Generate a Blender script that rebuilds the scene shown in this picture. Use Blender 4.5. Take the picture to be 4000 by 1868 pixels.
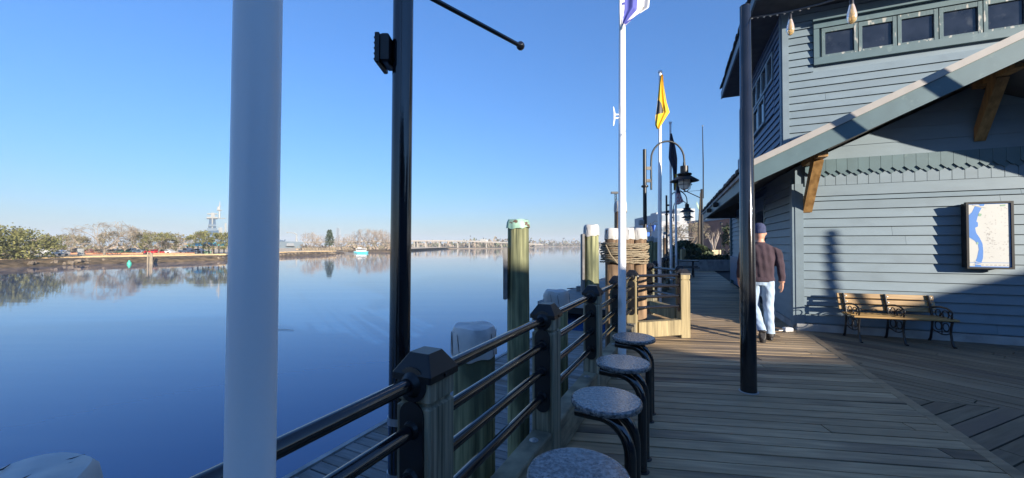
import bpy, math, random
from mathutils import Vector, Matrix
random.seed(7)
D = bpy.data
SC = bpy.context.scene
for o in list(D.objects): D.objects.remove(o)
COL = SC.collection
R = math.radians

# ---------------------------------------------------------------- camera
cam_d = D.cameras.new('camera'); cam = D.objects.new('camera', cam_d); COL.objects.link(cam)
cam_d.sensor_width = 36.0; cam_d.lens = 36.0*1500/4000
cam_d.clip_start = 0.05; cam_d.clip_end = 30000
cam.location = (0, 0, 1.5); cam.rotation_euler = (R(90.88), 0, 0)
SC.camera = cam
# ---------------------------------------------------------------- sky, sun, exposure
SUN_EL, SUN_AZ = 13.0, 145.5            # azimuth clockwise from +Y
w = D.worlds.new('World'); SC.world = w; w.use_nodes = True
nt = w.node_tree; bg = nt.nodes['Background']
sky = nt.nodes.new('ShaderNodeTexSky'); sky.sky_type = 'NISHITA'; sky.sun_disc = False
sky.sun_elevation = R(SUN_EL); sky.sun_rotation = R(SUN_AZ)
sky.altitude = 0; sky.air_density = 1.6; sky.dust_density = 0.0; sky.ozone_density = 8.0
EXPO = 1.13
def vmul(src, k):
    q = nt.nodes.new('ShaderNodeVectorMath'); q.operation = 'MULTIPLY'; q.inputs[1].default_value = k; nt.links.new(src, q.inputs[0]); return q.outputs[0]
gam = nt.nodes.new('ShaderNodeGamma'); gam.inputs[1].default_value = .8          # even tone and white balance over the whole sky
nt.links.new(vmul(sky.outputs[0], (.1,.1,.1)), gam.inputs[0])
nt.links.new(vmul(gam.outputs[0], tuple(10*k/2**EXPO for k in (1.38, 1.55, 2.08))), bg.inputs[0]); bg.inputs[1].default_value = 0.1
sd = D.lights.new('sun', 'SUN'); sun = D.objects.new('sun', sd); COL.objects.link(sun)
sd.energy = 5.0; sd.angle = R(0.53); sd.color = (1.0, 0.90, 0.76)
sun.rotation_euler = (R(90-SUN_EL), 0, R(180-SUN_AZ))
vs = SC.view_settings; vs.view_transform = 'Standard'; vs.look = 'None'; vs.gamma = 1; vs.exposure = EXPO
SC.render.engine = 'CYCLES'

# ---------------------------------------------------------------- frames
def fr(deg):
    s, c = math.sin(R(deg)), math.cos(R(deg))
    return lambda a, b, z=0.0: Vector((a*s + b*c, a*c - b*s, z))
bb = fr(22.5)         # building frame: S along the walk, T to the right
bw = fr(25.6)         # railing frame
def at(u, Y, z=0.0):  # a point Y metres ahead in the sight line u
    return Vector(((u-2000)/1500*Y, Y, z))

# ---------------------------------------------------------------- materials
def mat(name, col, rough=.6, metal=0, var=.12, vs=6, bump=0, bs=40, rnd=0, spec=.5, st=(1,1,1), rot=0, col2=None, stain=None, ss=1.2, alpha=None, trans=0, coat=0, det=4, sst=(1,1,1), sth=(.5,.68), local=False):
    m = D.materials.new(name); m.use_nodes = True
    n = m.node_tree.nodes; l = m.node_tree.links
    b = n['Principled BSDF']
    b.inputs['Roughness'].default_value = rough; b.inputs['Metallic'].default_value = metal
    b.inputs['Specular IOR Level'].default_value = spec
    b.inputs['Coat Weight'].default_value = coat
    if trans: b.inputs['Transmission Weight'].default_value = trans
    if alpha is not None: b.inputs['Alpha'].default_value = alpha
    if local:
        tc = n.new('ShaderNodeTexCoord'); src = tc.outputs['Object']
    else:
        g = n.new('ShaderNodeNewGeometry'); src = g.outputs['Position']
    oi = n.new('ShaderNodeObjectInfo')
    vm = n.new('ShaderNodeVectorMath'); vm.operation = 'MULTIPLY_ADD'
    cx = n.new('ShaderNodeCombineXYZ')
    for i in range(3): l.new(oi.outputs['Random'], cx.inputs[i])
    r1 = n.new('ShaderNodeMapping'); r1.inputs['Rotation'].default_value = (0, 0, rot); l.new(src, r1.inputs[0])
    vm.inputs[1].default_value = (37, 23, 51); l.new(cx.outputs[0], vm.inputs[0]); l.new(r1.outputs[0], vm.inputs[2])
    mp = n.new('ShaderNodeMapping'); mp.inputs['Scale'].default_value = st; l.new(vm.outputs[0], mp.inputs[0])
    nz = n.new('ShaderNodeTexNoise'); nz.inputs['Scale'].default_value = vs; nz.inputs['Detail'].default_value = det; l.new(mp.outputs[0], nz.inputs['Vector'])
    rp = n.new('ShaderNodeValToRGB'); rp.color_ramp.elements[0].position = .32; rp.color_ramp.elements[1].position = .68
    c1 = [c*(1-var) for c in col]; c2 = list(col2) if col2 else [min(1, c*(1+var)) for c in col]
    rp.color_ramp.elements[0].color = (*c1, 1); rp.color_ramp.elements[1].color = (*c2, 1)
    l.new(nz.outputs['Fac'], rp.inputs[0]); out = rp.outputs[0]
    if stain:
        m2 = n.new('ShaderNodeMapping'); m2.inputs['Scale'].default_value = sst; l.new(vm.outputs[0], m2.inputs[0])
        n2 = n.new('ShaderNodeTexNoise'); n2.inputs['Scale'].default_value = ss; n2.inputs['Detail'].default_value = 6; l.new(m2.outputs[0], n2.inputs['Vector'])
        r2 = n.new('ShaderNodeValToRGB'); r2.color_ramp.elements[0].position = sth[0]; r2.color_ramp.elements[1].position = sth[1]; l.new(n2.outputs['Fac'], r2.inputs[0])
        mx = n.new('ShaderNodeMix'); mx.data_type = 'RGBA'; l.new(r2.outputs[0], mx.inputs[0]); l.new(out, mx.inputs[6]); mx.inputs[7].default_value = (*stain, 1); out = mx.outputs[2]
    if rnd:
        hs = n.new('ShaderNodeHueSaturation'); ma = n.new('ShaderNodeMath'); ma.operation = 'MULTIPLY_ADD'
        ma.inputs[1].default_value = 2*rnd; ma.inputs[2].default_value = 1-rnd; l.new(oi.outputs['Random'], ma.inputs[0]); l.new(ma.outputs[0], hs.inputs['Value']); l.new(out, hs.inputs['Color']); out = hs.outputs[0]
    l.new(out, b.inputs['Base Color'])
    if bump:
        bp = n.new('ShaderNodeBump'); bp.inputs['Strength'].default_value = bump; bp.inputs['Distance'].default_value = .01
        if bs == vs: l.new(nz.outputs['Fac'], bp.inputs['Height'])
        else:
            n3 = n.new('ShaderNodeTexNoise'); n3.inputs['Scale'].default_value = bs; n3.inputs['Detail'].default_value = 3; l.new(mp.outputs[0], n3.inputs['Vector']); l.new(n3.outputs['Fac'], bp.inputs['Height'])
        l.new(bp.outputs[0], b.inputs['Normal'])
    return m

# ---------------------------------------------------------------- mesh builder
class MB:
    def __init__(s): s.v = []; s.f = []; s.m = []
    def add(s, vs, fs, mi=0):
        o = len(s.v); s.v += [tuple(v) for v in vs]; s.f += [tuple(i+o for i in f) for f in fs]; s.m += [mi]*len(fs); return s
    def box(s, c, size, rz=0, mi=0, M=None, bev=0):
        x, y, z = [k/2 for k in size]; b = min(bev, x*.9, y*.9, z*.9)
        rot = M if M is not None else Matrix.Rotation(rz, 3, 'Z')
        c = Vector(c)
        if b <= 0:
            vs = [c + rot @ Vector((a*x, d*y, e*z)) for e in (-1, 1) for d in (-1, 1) for a in (-1, 1)]
            fs = [(0,2,3,1),(4,5,7,6),(0,1,5,4),(2,6,7,3),(0,4,6,2),(1,3,7,5)]
            return s.add(vs, fs, mi)
        def ring(ix, iy, zz): return [Vector((-ix,-iy,zz)), Vector((ix,-iy,zz)), Vector((ix,iy,zz)), Vector((-ix,iy,zz))]
        rs = ring(x-b, y-b, -z)+ring(x, y, -z+b)+ring(x, y, z-b)+ring(x-b, y-b, z)
        fs = [(3,2,1,0),(12,13,14,15)]
        for k in range(3):
            for i in range(4):
                j = (i+1) % 4; fs.append((k*4+i, k*4+j, k*4+4+j, k*4+4+i))
        return s.add([c + rot @ p for p in rs], fs, mi)
    def prism(s, poly, z0, z1, mi=0):          # poly: 2D list, vertical extrusion
        n = len(poly); a = sum(poly[i][0]*poly[(i+1)%n][1]-poly[(i+1)%n][0]*poly[i][1] for i in range(n))
        if a < 0: poly = poly[::-1]
        vs = [(p[0], p[1], z0) for p in poly]+[(p[0], p[1], z1) for p in poly]
        fs = [tuple(range(n))[::-1], tuple(range(n, 2*n))]+[(i, (i+1)%n, n+(i+1)%n, n+i) for i in range(n)]
        return s.add(vs, fs, mi)
    def slab(s, pts, off, mi=0):               # polygon of 3D points extruded by a vector
        n = len(pts); off = Vector(off); P = [Vector(p) for p in pts]
        vs = P+[p+off for p in P]
        nrm = sum(((P[i]-P[0]).cross(P[(i+1)%n]-P[0]) for i in range(n)), Vector())
        fs = [tuple(range(n)), tuple(range(2*n-1, n-1, -1))]+[(i, n+i, n+(i+1)%n, (i+1)%n) for i in range(n)]
        if nrm.dot(off) > 0: fs = [f[::-1] for f in fs]
        return s.add(vs, fs, mi)
    def tube(s, path, rad, n=8, mi=0, caps=True, ref=None):
        P = [Vector(p) for p in path]
        rs = rad if isinstance(rad, (list, tuple)) else [rad]*len(P)
        ref = Vector(ref) if ref else None; vs = []; prev = None
        for i, p in enumerate(P):
            d = (P[min(i+1, len(P)-1)]-P[max(i-1, 0)]).normalized()
            if prev is None:
                up = ref or (Vector((0,0,1)) if abs(d.z) < .9 else Vector((1,0,0)))
                a = d.cross(up).normalized()
            else:
                a = (prev - d*prev.dot(d)).normalized()
            prev = a; b = d.cross(a)
            vs += [p + (a*math.cos(t) + b*math.sin(t))*rs[i] for t in [2*math.pi*k/n for k in range(n)]]
        fs = []
        for i in range(len(P)-1):
            for k in range(n):
                fs.append((i*n+k, i*n+(k+1)%n, (i+1)*n+(k+1)%n, (i+1)*n+k))
        if caps: fs += [tuple(range(n))[::-1], tuple(range((len(P)-1)*n, len(P)*n))]
        return s.add(vs, fs, mi)
    def twig(s, a, b, ra, rb):              # fast three-sided twig
        dx, dy, dz = b[0]-a[0], b[1]-a[1], b[2]-a[2]
        ux, uy, uz = (dy, -dx, 0.0) if abs(dx)+abs(dy) > 1e-4 else (1.0, 0.0, 0.0)
        q = math.sqrt(ux*ux+uy*uy) or 1; ux /= q; uy /= q
        wx, wy, wz = -uy*dz*-1, -ux*dz, ux*dy-uy*dx
        q = math.sqrt(wx*wx+wy*wy+wz*wz) or 1; wx /= q; wy /= q; wz /= q
        o = len(s.v)
        for p, r in ((a, ra), (b, rb)):
            for c, t in ((1, 0), (-.5, .866), (-.5, -.866)):
                s.v.append((p[0]+(ux*c+wx*t)*r, p[1]+(uy*c+wy*t)*r, p[2]+(wz*t)*r))
        s.f += [(o,o+1,o+4,o+3),(o+1,o+2,o+5,o+4),(o+2,o,o+3,o+5)]; s.m += [0,0,0]; return s
    def lathe(s, prof, n=24, c=(0,0,0), mi=0, jit=None, M=None):
        c = Vector(c); vs = []
        for i, (r, z) in enumerate(prof):
            for k in range(n):
                t = 2*math.pi*k/n; rr = r*(jit(t, z, i) if jit else 1)
                p = Vector((rr*math.cos(t), rr*math.sin(t), z)); vs.append(c + (M @ p if M else p))
        fs = [(i*n+k, i*n+(k+1)%n, (i+1)*n+(k+1)%n, (i+1)*n+k) for i in range(len(prof)-1) for k in range(n)]
        if prof[0][0] > 1e-4: fs.append(tuple(range(n))[::-1])
        if prof[-1][0] > 1e-4: fs.append(tuple(range((len(prof)-1)*n, len(prof)*n)))
        return s.add(vs, fs, mi)
    def build(s, name, mats, parent=None, org=(0,0,0), smooth=False, link=True):
        o_ = Vector(org)
        me = D.meshes.new(name); me.from_pydata(s.v if o_.length == 0 else [(v[0]-o_[0], v[1]-o_[1], v[2]-o_[2]) for v in s.v], [], s.f)
        mats = mats if isinstance(mats, (list, tuple)) else [mats]
        for m in mats: me.materials.append(m)
        if len(mats) > 1: me.polygons.foreach_set('material_index', s.m)
        if smooth:
            me.polygons.foreach_set('use_smooth', [True]*len(s.f))
            me.set_sharp_from_angle(angle=R(40))
        me.update()
        o = D.objects.new(name, me); COL.objects.link(o)
        if parent is not None: o.parent = parent
        else: o.location = o_
        return o
def tag(o, label=None, cat=None, group=None, kind=None):
    if label: o['label'] = label
    if cat: o['category'] = cat
    if group: o['group'] = group
    if kind: o['kind'] = kind
    return o
def thing(name, label, cat, loc=(0,0,0), rz=0, group=None):
    o = D.objects.new(name, None); COL.objects.link(o); o.location = loc; o.rotation_euler = (0, 0, rz)
    o.empty_display_size = .1
    return tag(o, label, cat, group)
def dup(o, parent=None, loc=None, rz=None, label=None, scale=None):
    kids = [c for c in D.objects if c.parent == o]
    c = o.copy(); COL.objects.link(c); c.parent = parent
    if loc is not None: c.location = loc
    if rz is not None: c.rotation_euler = (0, 0, rz)
    if scale is not None: c.scale = scale
    if label: c['label'] = label
    for k in kids: dup(k, c)
    return c
def put(mesh, name, parent, loc=(0,0,0), rz=0, scale=None):
    o = D.objects.new(name, mesh); COL.objects.link(o); o.parent = parent; o.location = loc; o.rotation_euler = (0,0,rz)
    if scale: o.scale = scale
    return o
def clip(poly, hp):                            # Sutherland-Hodgman; hp = (nx, ny, c): keep nx*x+ny*y <= c
    nx, ny, c = hp; out = []
    for i in range(len(poly)):
        a, b = poly[i], poly[(i+1) % len(poly)]
        da, db = nx*a[0]+ny*a[1]-c, nx*b[0]+ny*b[1]-c
        if da <= 0: out.append(a)
        if (da < 0) != (db < 0) and abs(da-db) > 1e-9:
            t = da/(da-db); out.append((a[0]+(b[0]-a[0])*t, a[1]+(b[1]-a[1])*t))
    return out
def hp_line(p, d, side):                       # keep the side ('L' or 'R') of a line through p along d
    n = (d[1], -d[0]) if side == 'L' else (-d[1], d[0])
    return (n[0], n[1], n[0]*p[0]+n[1]*p[1])

# ---------------------------------------------------------------- material set
DK = R(8.5)
PLK = (.38, .275, .165)
M = {}
def deckmat(nm, rz, col=PLK):
    return mat(nm, col, .62, var=.24, vs=11, st=(.22, 2.2, 1), rot=rz, col2=tuple(min(1, c*1.2) for c in col), bump=.4, bs=11, rnd=.23, stain=(.115, .09, .068), ss=.8, sst=(.5, 2.8, 1), sth=(.52, .66), spec=.3, det=8)
M['deck'] = deckmat('deck_wood', DK)
M['deckA'] = deckmat('deck_wood_diagonal', -R(90+31.5), (.205,.16,.105))
M['deckC'] = deckmat('deck_wood_crossed_shaded', -R(90-67.5), (.15,.12,.08))  # foreground boards darker in colour, standing in for shade from above
M['dock'] = deckmat('dock_wood', R(25.6), (.19,.185,.18))
M['under'] = mat('dark_gap', (.02,.018,.016), .9)
M['black'] = mat('black_metal', (.010,.010,.012), .11, var=.25, vs=5, spec=.9, bump=.02, bs=60)
M['blackm'] = mat('black_matt_metal', (.007,.007,.008), .42, var=.3, vs=8)
M['white'] = mat('white_pole_paint', (.84,.85,.86), .35, var=.05, vs=2.5, st=(1,1,.3), stain=(.52,.51,.49), ss=5, sst=(1,1,.35), sth=(.6,.7), spec=.5)
M['post'] = mat('weathered_post_wood', (.19,.17,.115), .8, var=.75, vs=42, st=(1,1,.035), col2=(.42,.37,.26), bump=1.0, bs=30, rnd=.1, stain=(.07,.085,.05), ss=2.0, sst=(1,1,.3), sth=(.45,.7), det=5)
M['post2'] = mat('sunlit_post_wood', (.26,.205,.105), .75, var=.4, vs=26, st=(1,1,.05), col2=(.40,.32,.17), bump=.6, bs=22, rnd=.08, det=5)  # yellower copy of the post wood, sunlight put into its colour
M['toe'] = mat('toe_board_wood', (.20,.17,.115), .8, var=.4, vs=22, st=(.3,.3,1), rot=-R(64.4), col2=(.3,.26,.17), bump=.7, bs=22, rnd=.15, stain=(.09,.08,.05), ss=2.5)
M['pileg'] = mat('green_pile_wood', (.16,.18,.09), .85, var=.6, vs=26, st=(1,1,.05), col2=(.38,.38,.20), bump=1.0, bs=16, stain=(.08,.09,.05), ss=1.8, sst=(1,1,.5), sth=(.48,.7), det=6)
M['pileb'] = mat('brown_pile_wood', (.20,.125,.07), .85, var=.6, vs=26, st=(1,1,.05), col2=(.33,.215,.125), bump=1.0, bs=16, stain=(.07,.045,.03), ss=2.2, sst=(1,1,.3), sth=(.5,.7), det=6)
M['cap'] = mat('pile_cap_sheet', (.46,.45,.43), .55, var=.12, vs=4, col2=(.56,.55,.53), bump=.3, bs=14, stain=(.25,.24,.24), ss=3, sth=(.56,.72))
M['capg'] = mat('verdigris_cap', (.24,.40,.31), .7, var=.3, vs=9, stain=(.10,.06,.04), ss=14, sth=(.54,.6))
M['ink'] = mat('dark_marks', (.05,.05,.055), .8)
M['rope'] = mat('old_rope', (.24,.195,.13), .9, var=.35, vs=60, bump=.6, bs=90)
M['granite'] = mat('polished_granite', (.11,.104,.106), .26, var=.7, vs=62, col2=(.27,.255,.25), spec=.8, det=3, stain=(.04,.038,.04), ss=85, sth=(.57,.63))
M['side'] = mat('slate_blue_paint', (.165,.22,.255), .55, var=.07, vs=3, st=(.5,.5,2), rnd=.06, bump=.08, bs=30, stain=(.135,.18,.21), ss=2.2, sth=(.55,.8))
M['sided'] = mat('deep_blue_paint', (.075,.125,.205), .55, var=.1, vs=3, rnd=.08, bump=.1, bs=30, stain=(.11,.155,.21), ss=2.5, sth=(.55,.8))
M['teal'] = mat('teal_trim_paint', (.082,.138,.155), .5, var=.08, vs=4, rnd=.04, stain=(.11,.17,.18), ss=6, sth=(.64,.7))
M['peel'] = mat('peeling_trim_paint', (.085,.135,.15), .7, var=.1, vs=6, stain=(.36,.36,.33), ss=16, sst=(1,1,.25), sth=(.57,.62), bump=.4, bs=30)
M['beige'] = mat('beige_drip_edge', (.33,.31,.285), .5, var=.06)
M['soffit'] = mat('soffit_boards', (.075,.075,.075), .8, var=.2, vs=5)
M['shing'] = mat('roof_shingle', (.10,.095,.09), .9, var=.3, vs=20, rnd=.25)
M['conc'] = mat('pale_concrete', (.34,.345,.34), .85, var=.15, vs=5, bump=.2, stain=(.22,.22,.215), ss=3)
M['glass'] = mat('dusty_window_glass', (.018,.022,.032), .12, var=.3, vs=4, spec=.6, stain=(.07,.075,.08), ss=6, sth=(.6,.85))
M['brace'] = mat('cedar_brace', (.33,.17,.05), .6, var=.4, vs=14, st=(1,1,.12), col2=(.46,.26,.09), bump=.3, bs=14)
M['slat'] = mat('golden_bench_slat', (.33,.19,.06), .45, var=.3, vs=14, st=(.12,1,1), rot=R(17), col2=(.42,.26,.095), rnd=.08, coat=.2)
M['iron'] = mat('cast_iron', (.011,.011,.012), .38, var=.3, vs=20, bump=.15)
M['steel'] = mat('galvanised_steel', (.42,.43,.44), .4, metal=.8, var=.15)
M['paper'] = mat('map_paper', (.50,.50,.47), .5, var=.02)
M['river'] = mat('map_river_blue', (.055,.19,.52), .5, var=.02)
M['mapg'] = mat('map_park_green', (.22,.36,.25), .5)
M['mapm'] = mat('map_print_marks', (.14,.10,.10), .6)
M['blue'] = mat('pennant_blue', (.02,.13,.55), .6)
M['yellow'] = mat('flag_yellow', (.75,.45,.015), .7, var=.08)
M['flagw'] = mat('flag_white', (.72,.71,.68), .75, var=.05)
M['flagb'] = mat('flag_violet_blue', (.07,.08,.34), .75, var=.1)
M['flagg'] = mat('flag_grey_emblem', (.36,.35,.33), .75)
M['flagk'] = mat('flag_navy', (.022,.03,.065), .75)
M['red'] = mat('flag_red', (.5,.04,.06), .75)
M['gold'] = mat('bulb_amber', (.75,.42,.08), .2)
M['skin'] = mat('skin', (.50,.25,.17), .5, var=.08)
M['sweater'] = mat('maroon_fleece', (.045,.028,.038), .95, var=.22, vs=9, bump=.4, bs=60, st=(1,1,.4))
M['denim'] = mat('pale_denim', (.33,.43,.56), .9, var=.2, vs=9, bump=.4, bs=50, st=(1,1,.35))
M['hat'] = mat('navy_knit', (.04,.05,.11), .95, var=.25, vs=60, st=(1,1,.2), bump=.6, bs=60)
M['shoe'] = mat('black_shoe', (.02,.018,.018), .6)
M['frost'] = mat('frosted_globe', (.82,.80,.70), .35, var=.05)

# ================================================================ SETTING
WZ = -2.7
# river
wm = D.materials.new('river_water'); wm.use_nodes = True
n = wm.node_tree.nodes; l = wm.node_tree.links; b = n['Principled BSDF']
b.inputs['Base Color'].default_value = (.026,.088,.22,1); b.inputs['Roughness'].default_value = .04; b.inputs['IOR'].default_value = 1.62
g = n.new('ShaderNodeNewGeometry'); mp = n.new('ShaderNodeMapping'); mp.inputs['Scale'].default_value = (.07,.55,1); mp.inputs['Rotation'].default_value = (0,0,R(3)); l.new(g.outputs[0], mp.inputs[0])
z1 = n.new('ShaderNodeTexNoise'); z1.inputs['Scale'].default_value = 1.0; z1.inputs['Detail'].default_value = 4; l.new(mp.outputs[0], z1.inputs['Vector'])
mp2 = n.new('ShaderNodeMapping'); mp2.inputs['Scale'].default_value = (.012,.03,1); l.new(g.outputs[0], mp2.inputs[0])
z2 = n.new('ShaderNodeTexNoise'); z2.inputs['Scale'].default_value = 1.0; z2.inputs['Detail'].default_value = 3; l.new(mp2.outputs[0], z2.inputs['Vector'])
mr = n.new('ShaderNodeMapRange'); mr.inputs[1].default_value = .42; mr.inputs[2].default_value = .62; mr.inputs[3].default_value = .004; mr.inputs[4].default_value = .014; l.new(z2.outputs[0], mr.inputs[0])
bp = n.new('ShaderNodeBump'); bp.inputs['Distance'].default_value = 1.0; bp.inputs['Strength'].default_value = .009; l.new(z1.outputs[0], bp.inputs['Height']); l.new(bp.outputs[0], b.inputs['Normal'])
mb = MB(); mb.add([(-2900,-500,WZ),(2900,-500,WZ),(2900,3400,WZ),(-2900,3400,WZ)], [(0,1,2,3)])
tag(mb.build('river_water', wm), kind='structure')

# land across the water
M['mud'] = mat('bank_mud', (.07,.048,.025), .9, var=.5, vs=.9, st=(1,1,2), bump=1, bs=1.5, col2=(.15,.105,.058))
M['drygrass'] = mat('dry_winter_grass', (.70,.52,.31), .95, var=.15, vs=.15, col2=(.8,.62,.4), stain=(.58,.47,.28), ss=.06)
M['reed'] = mat('far_reeds', (.36,.27,.17), .95, var=.2, vs=.05)
M['asph'] = mat('asphalt', (.055,.057,.062), .85, var=.15, vs=2)
def land(name, front, back, z_top, slope, mats, jag=0.5, step=3.0):
    # front: list of XY along the water line; slope: width of the mud shelf
    P = []
    for i in range(len(front)-1):
        a, c = Vector(front[i]), Vector(front[i+1]); k = max(1, int((c-a).length/step))
        for j in range(k): P.append(a.lerp(c, j/k))
    P.append(Vector(front[-1])); mb = MB(); n_ = len(P)
    rows = [(-.6, -.35), (0.0, .05), (.3, .45), (.62, .8), (1.0, 1.0)]
    vs = []; rnd = random.Random(3)
    for (f, h) in rows:
        for i, p in enumerate(P):
            d = (P[min(i+1, n_-1)]-P[max(i-1, 0)]).normalized(); nn = Vector((-d[1], d[0]))
            w_ = slope*(f + (rnd.uniform(-.12, .12) if 0 < f < 1 else 0))
            j = rnd.uniform(-jag, jag) if f >= 0 else 0
            q = p + nn*(w_ + j*.6)
            zz = WZ + (z_top-WZ)*h + (rnd.uniform(-.14, .14)*jag*2 if f < 1 and f > 0 else 0)
            vs.append((q[0], q[1], zz))
    fs = [(r*n_+i, r*n_+i+1, (r+1)*n_+i+1, (r+1)*n_+i) for r in range(len(rows)-1) for i in range(n_-1)]
    mb.add(vs, fs, 0)
    top = vs[-n_:]; o = len(mb.v)
    bk = [Vector(back[0]).lerp(Vector(back[1]), i/(n_-1)) for i in range(n_)]
    mb.add(list(top)+[(p[0], p[1], z_top+.15) for p in bk], [(i, i+1, n_+i+1, n_+i) for i in range(n_-1)], 1)
    return tag(mb.build(name, mats), kind='structure')
def xy(u, Y): return ((u-2000)/1500*Y, Y)
land('west_bank', [xy(-900,58), xy(-300,63), xy(0,69), xy(300,81), xy(600,90), xy(880,103), xy(1080,134), xy(1315,166), xy(1318,172), xy(1316,222), xy(1420,228), xy(1535,232)],
     [(-700,60), (-60,700)], -1.3, 3.4, [M['mud'], M['drygrass']], .5)
land('far_shore', [xy(1250,500), xy(1500,425), xy(1990,425), xy(2070,560), xy(2100,800), xy(2300,860), xy(2900,950)], [(-900,3300), (1700,3300)], -1.9, 4, [M['reed'], M['reed']], .3, 12)
# wharf ground to the right and behind, under the decks
mb = MB(); mb.prism([tuple(bw(-14,-1.02)[:2]), tuple(bw(200,-1.02)[:2]), tuple(bb(200,160)[:2]), tuple(bb(-60,160)[:2]), tuple(bb(-60,2)[:2])], -4.0, -.045)
tag(mb.build('wharf_ground', M['under']), kind='structure')

# ---- boardwalk
deck = tag(MB().prism([(0,0),(.01,0),(0,.01)], -.06, -.05).build('boardwalk', M['under']), kind='structure')
SEAM_P, SEAM_D = (4.77, 5.97), (math.sin(R(23.2)), math.cos(R(23.2)))
RAIL_P, RAIL_D = (bw(0,-1.03)[0], bw(0,-1.03)[1]), (math.sin(R(25.6)), math.cos(R(25.6)))
WALL_P, WALL_D = tuple(bb(8.22,2.04)[:2]), tuple((bb(0,1)-bb(0,0))[:2])
MIT_P, MIT_D = (3.814, 3.769), (.958, -.287)
rnd = random.Random(11)
def planks(dirdeg, pitch, i0, i1, lo, hi, hps, m, joints, parent, name='plank', gap=.014, stuff_from=None, z0=-.04, z1=0.0, zj=.0025, center=(0,0)):
    d = Vector((math.sin(R(dirdeg)), math.cos(R(dirdeg)))); p = Vector((d[1], -d[0]))
    extra = MB(); cnt = 0
    for i in range(i0, i1):
        js = joints(i); cuts = [lo]+[j for j in js if lo < j < hi]+[hi]
        for k in range(len(cuts)-1):
            a, c = cuts[k]+gap*.35, cuts[k+1]-gap*.35
            o_ = Vector(center); w0, w1 = i*pitch+gap/2, (i+1)*pitch-gap/2
            po = [tuple(o_+d*a+p*w0), tuple(o_+d*c+p*w0), tuple(o_+d*c+p*w1), tuple(o_+d*a+p*w1)]
            for h in hps:
                po = clip(po, h)
                if len(po) < 3: break
            if len(po) < 3: continue
            ar = abs(sum(po[q][0]*po[(q+1)%len(po)][1]-po[(q+1)%len(po)][0]*po[q][1] for q in range(len(po))))/2
            if ar < .004: continue
            dz = rnd.uniform(-zj, zj)
            if stuff_from is not None and i >= stuff_from: extra.prism(po, z0, z1+dz)
            else:
                MB().prism(po, z0, z1+dz).build(name, m, parent); cnt += 1
    if extra.v:
        e = extra.build('distant_'+name+'s', m, parent); e['kind'] = 'stuff'
# main walk: boards run nearly square to the view
walk_hp = [hp_line(RAIL_P, RAIL_D, 'R'), hp_line((SEAM_P[0]-.05, SEAM_P[1]), SEAM_D, 'L')]
planks(98.5, .143, -98, 8, -3.0, 9.0, walk_hp, M['deck'], lambda i: [rnd.uniform(1.0, 3.2) + (-i*.143)*.25], deck)
planks(98.5, .143, -176, -98, -1.0, 14.0, walk_hp, M['deck'], lambda i: [rnd.uniform(3, 6) + (-i*.143)*.25], deck, stuff_from=-999)
# diagonal boards right of the seam board
deckd = tag(MB().prism([(5,4),(5.01,4),(5,4.01)], -.06, -.05).build('diagonal_deck', M['under']), kind='structure')
A_hp = [(1, 0, 7.6), hp_line((SEAM_P[0]+.05, SEAM_P[1]), SEAM_D, 'R'), hp_line(MIT_P, MIT_D, 'L'), hp_line((WALL_P[0]-.03*SEAM_D[0], WALL_P[1]-.03*SEAM_D[1]), WALL_D, 'R')]
planks(-31.5, .143, -26, 42, -7, 9, A_hp, M['deckA'], lambda i: [rnd.uniform(-3, 5)], deckd, center=MIT_P)
C_hp = [A_hp[1], hp_line(MIT_P, MIT_D, 'R'), (1, 0, 7.5), (0, -1, 1.0)]
planks(67.5, .150, -8, 42, -4, 5, C_hp, M['deckC'], lambda i: [rnd.uniform(-2, 3)], deckd, center=MIT_P)
sb_ = MB(); p0 = Vector(SEAM_P)-Vector(SEAM_D)*7; p1 = Vector(SEAM_P)+Vector(SEAM_D)*.82; nn = Vector((SEAM_D[1], -SEAM_D[0]))*.047
sb_.prism([tuple(p0-nn), tuple(p1-nn), tuple(p1+nn), tuple(p0+nn)], -.04, .003).build('seam_board', M['deck'], deck)
# solid deck out of the view (behind and right of the camera)
mb = MB(); mb.prism([tuple(bw(-14,-1.0)[:2]), (-1.9,-1.2), (7.5,-1.0), (7.5,5.55), (30,-4), (20,-30), (-20,-30)], -.043, -.004)
tag(mb.build('rear_deck', M['deckC']), kind='structure')
# side fascia under the walk on the river side
mb = MB(); mb.slab([bw(-12,-1.035,-.36), bw(24,-1.035,-.36), bw(24,-1.035,-.045), bw(-12,-1.035,-.045)], Vector((math.cos(R(25.6)),-math.sin(R(25.6)),0))*-.05)
mb.build('edge_beam', M['toe'], deck)

# ---- lower dock along the wharf
dk = thing('lower_dock', 'grey plank dock below the railing along the wharf', 'dock', bw(0,-3,-1.76), -R(25.6))
# local frame: x = right (t), y = along (s); origin at t=-3
for i in range(76):
    y = -1.2+i*.205; L_ = 4.15+rnd.uniform(-.03,.03)
    MB().box((0-.05+rnd.uniform(-.02,.02), y, -.025), (L_, .19, .05), rz=rnd.uniform(-.004,.004), bev=.006).build('plank', M['dock'], dk)
MB().box((-2.18, 6.4, -.10), (.09, 15.4, .24)).build('edge_strip', M['conc'], dk)
MB().box((0, 6.4, -.16), (4.2, 15.3, .2)).build('float', M['under'], dk)
for y in (2.2, 6.6, 11.2):
    c = MB(); c.tube([(-1.95,y-.16,.07),(-1.95,y-.06,.085),(-1.95,y+.06,.085),(-1.95,y+.16,.07)], [.014,.02,.02,.014], 8)
    for q in (-.05,.05): c.tube([(-1.95,y+q,-.01),(-1.95,y+q,.08)], .018, 8)
    c.build('mooring_cleat', M['steel'], dk, smooth=True)
d2 = thing('floating_platform', 'weathered floating platform farther along the river past the capped pilings', 'dock', bw(20.8,-8.2,-1.76), -R(25.6))
dm = MB()
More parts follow.
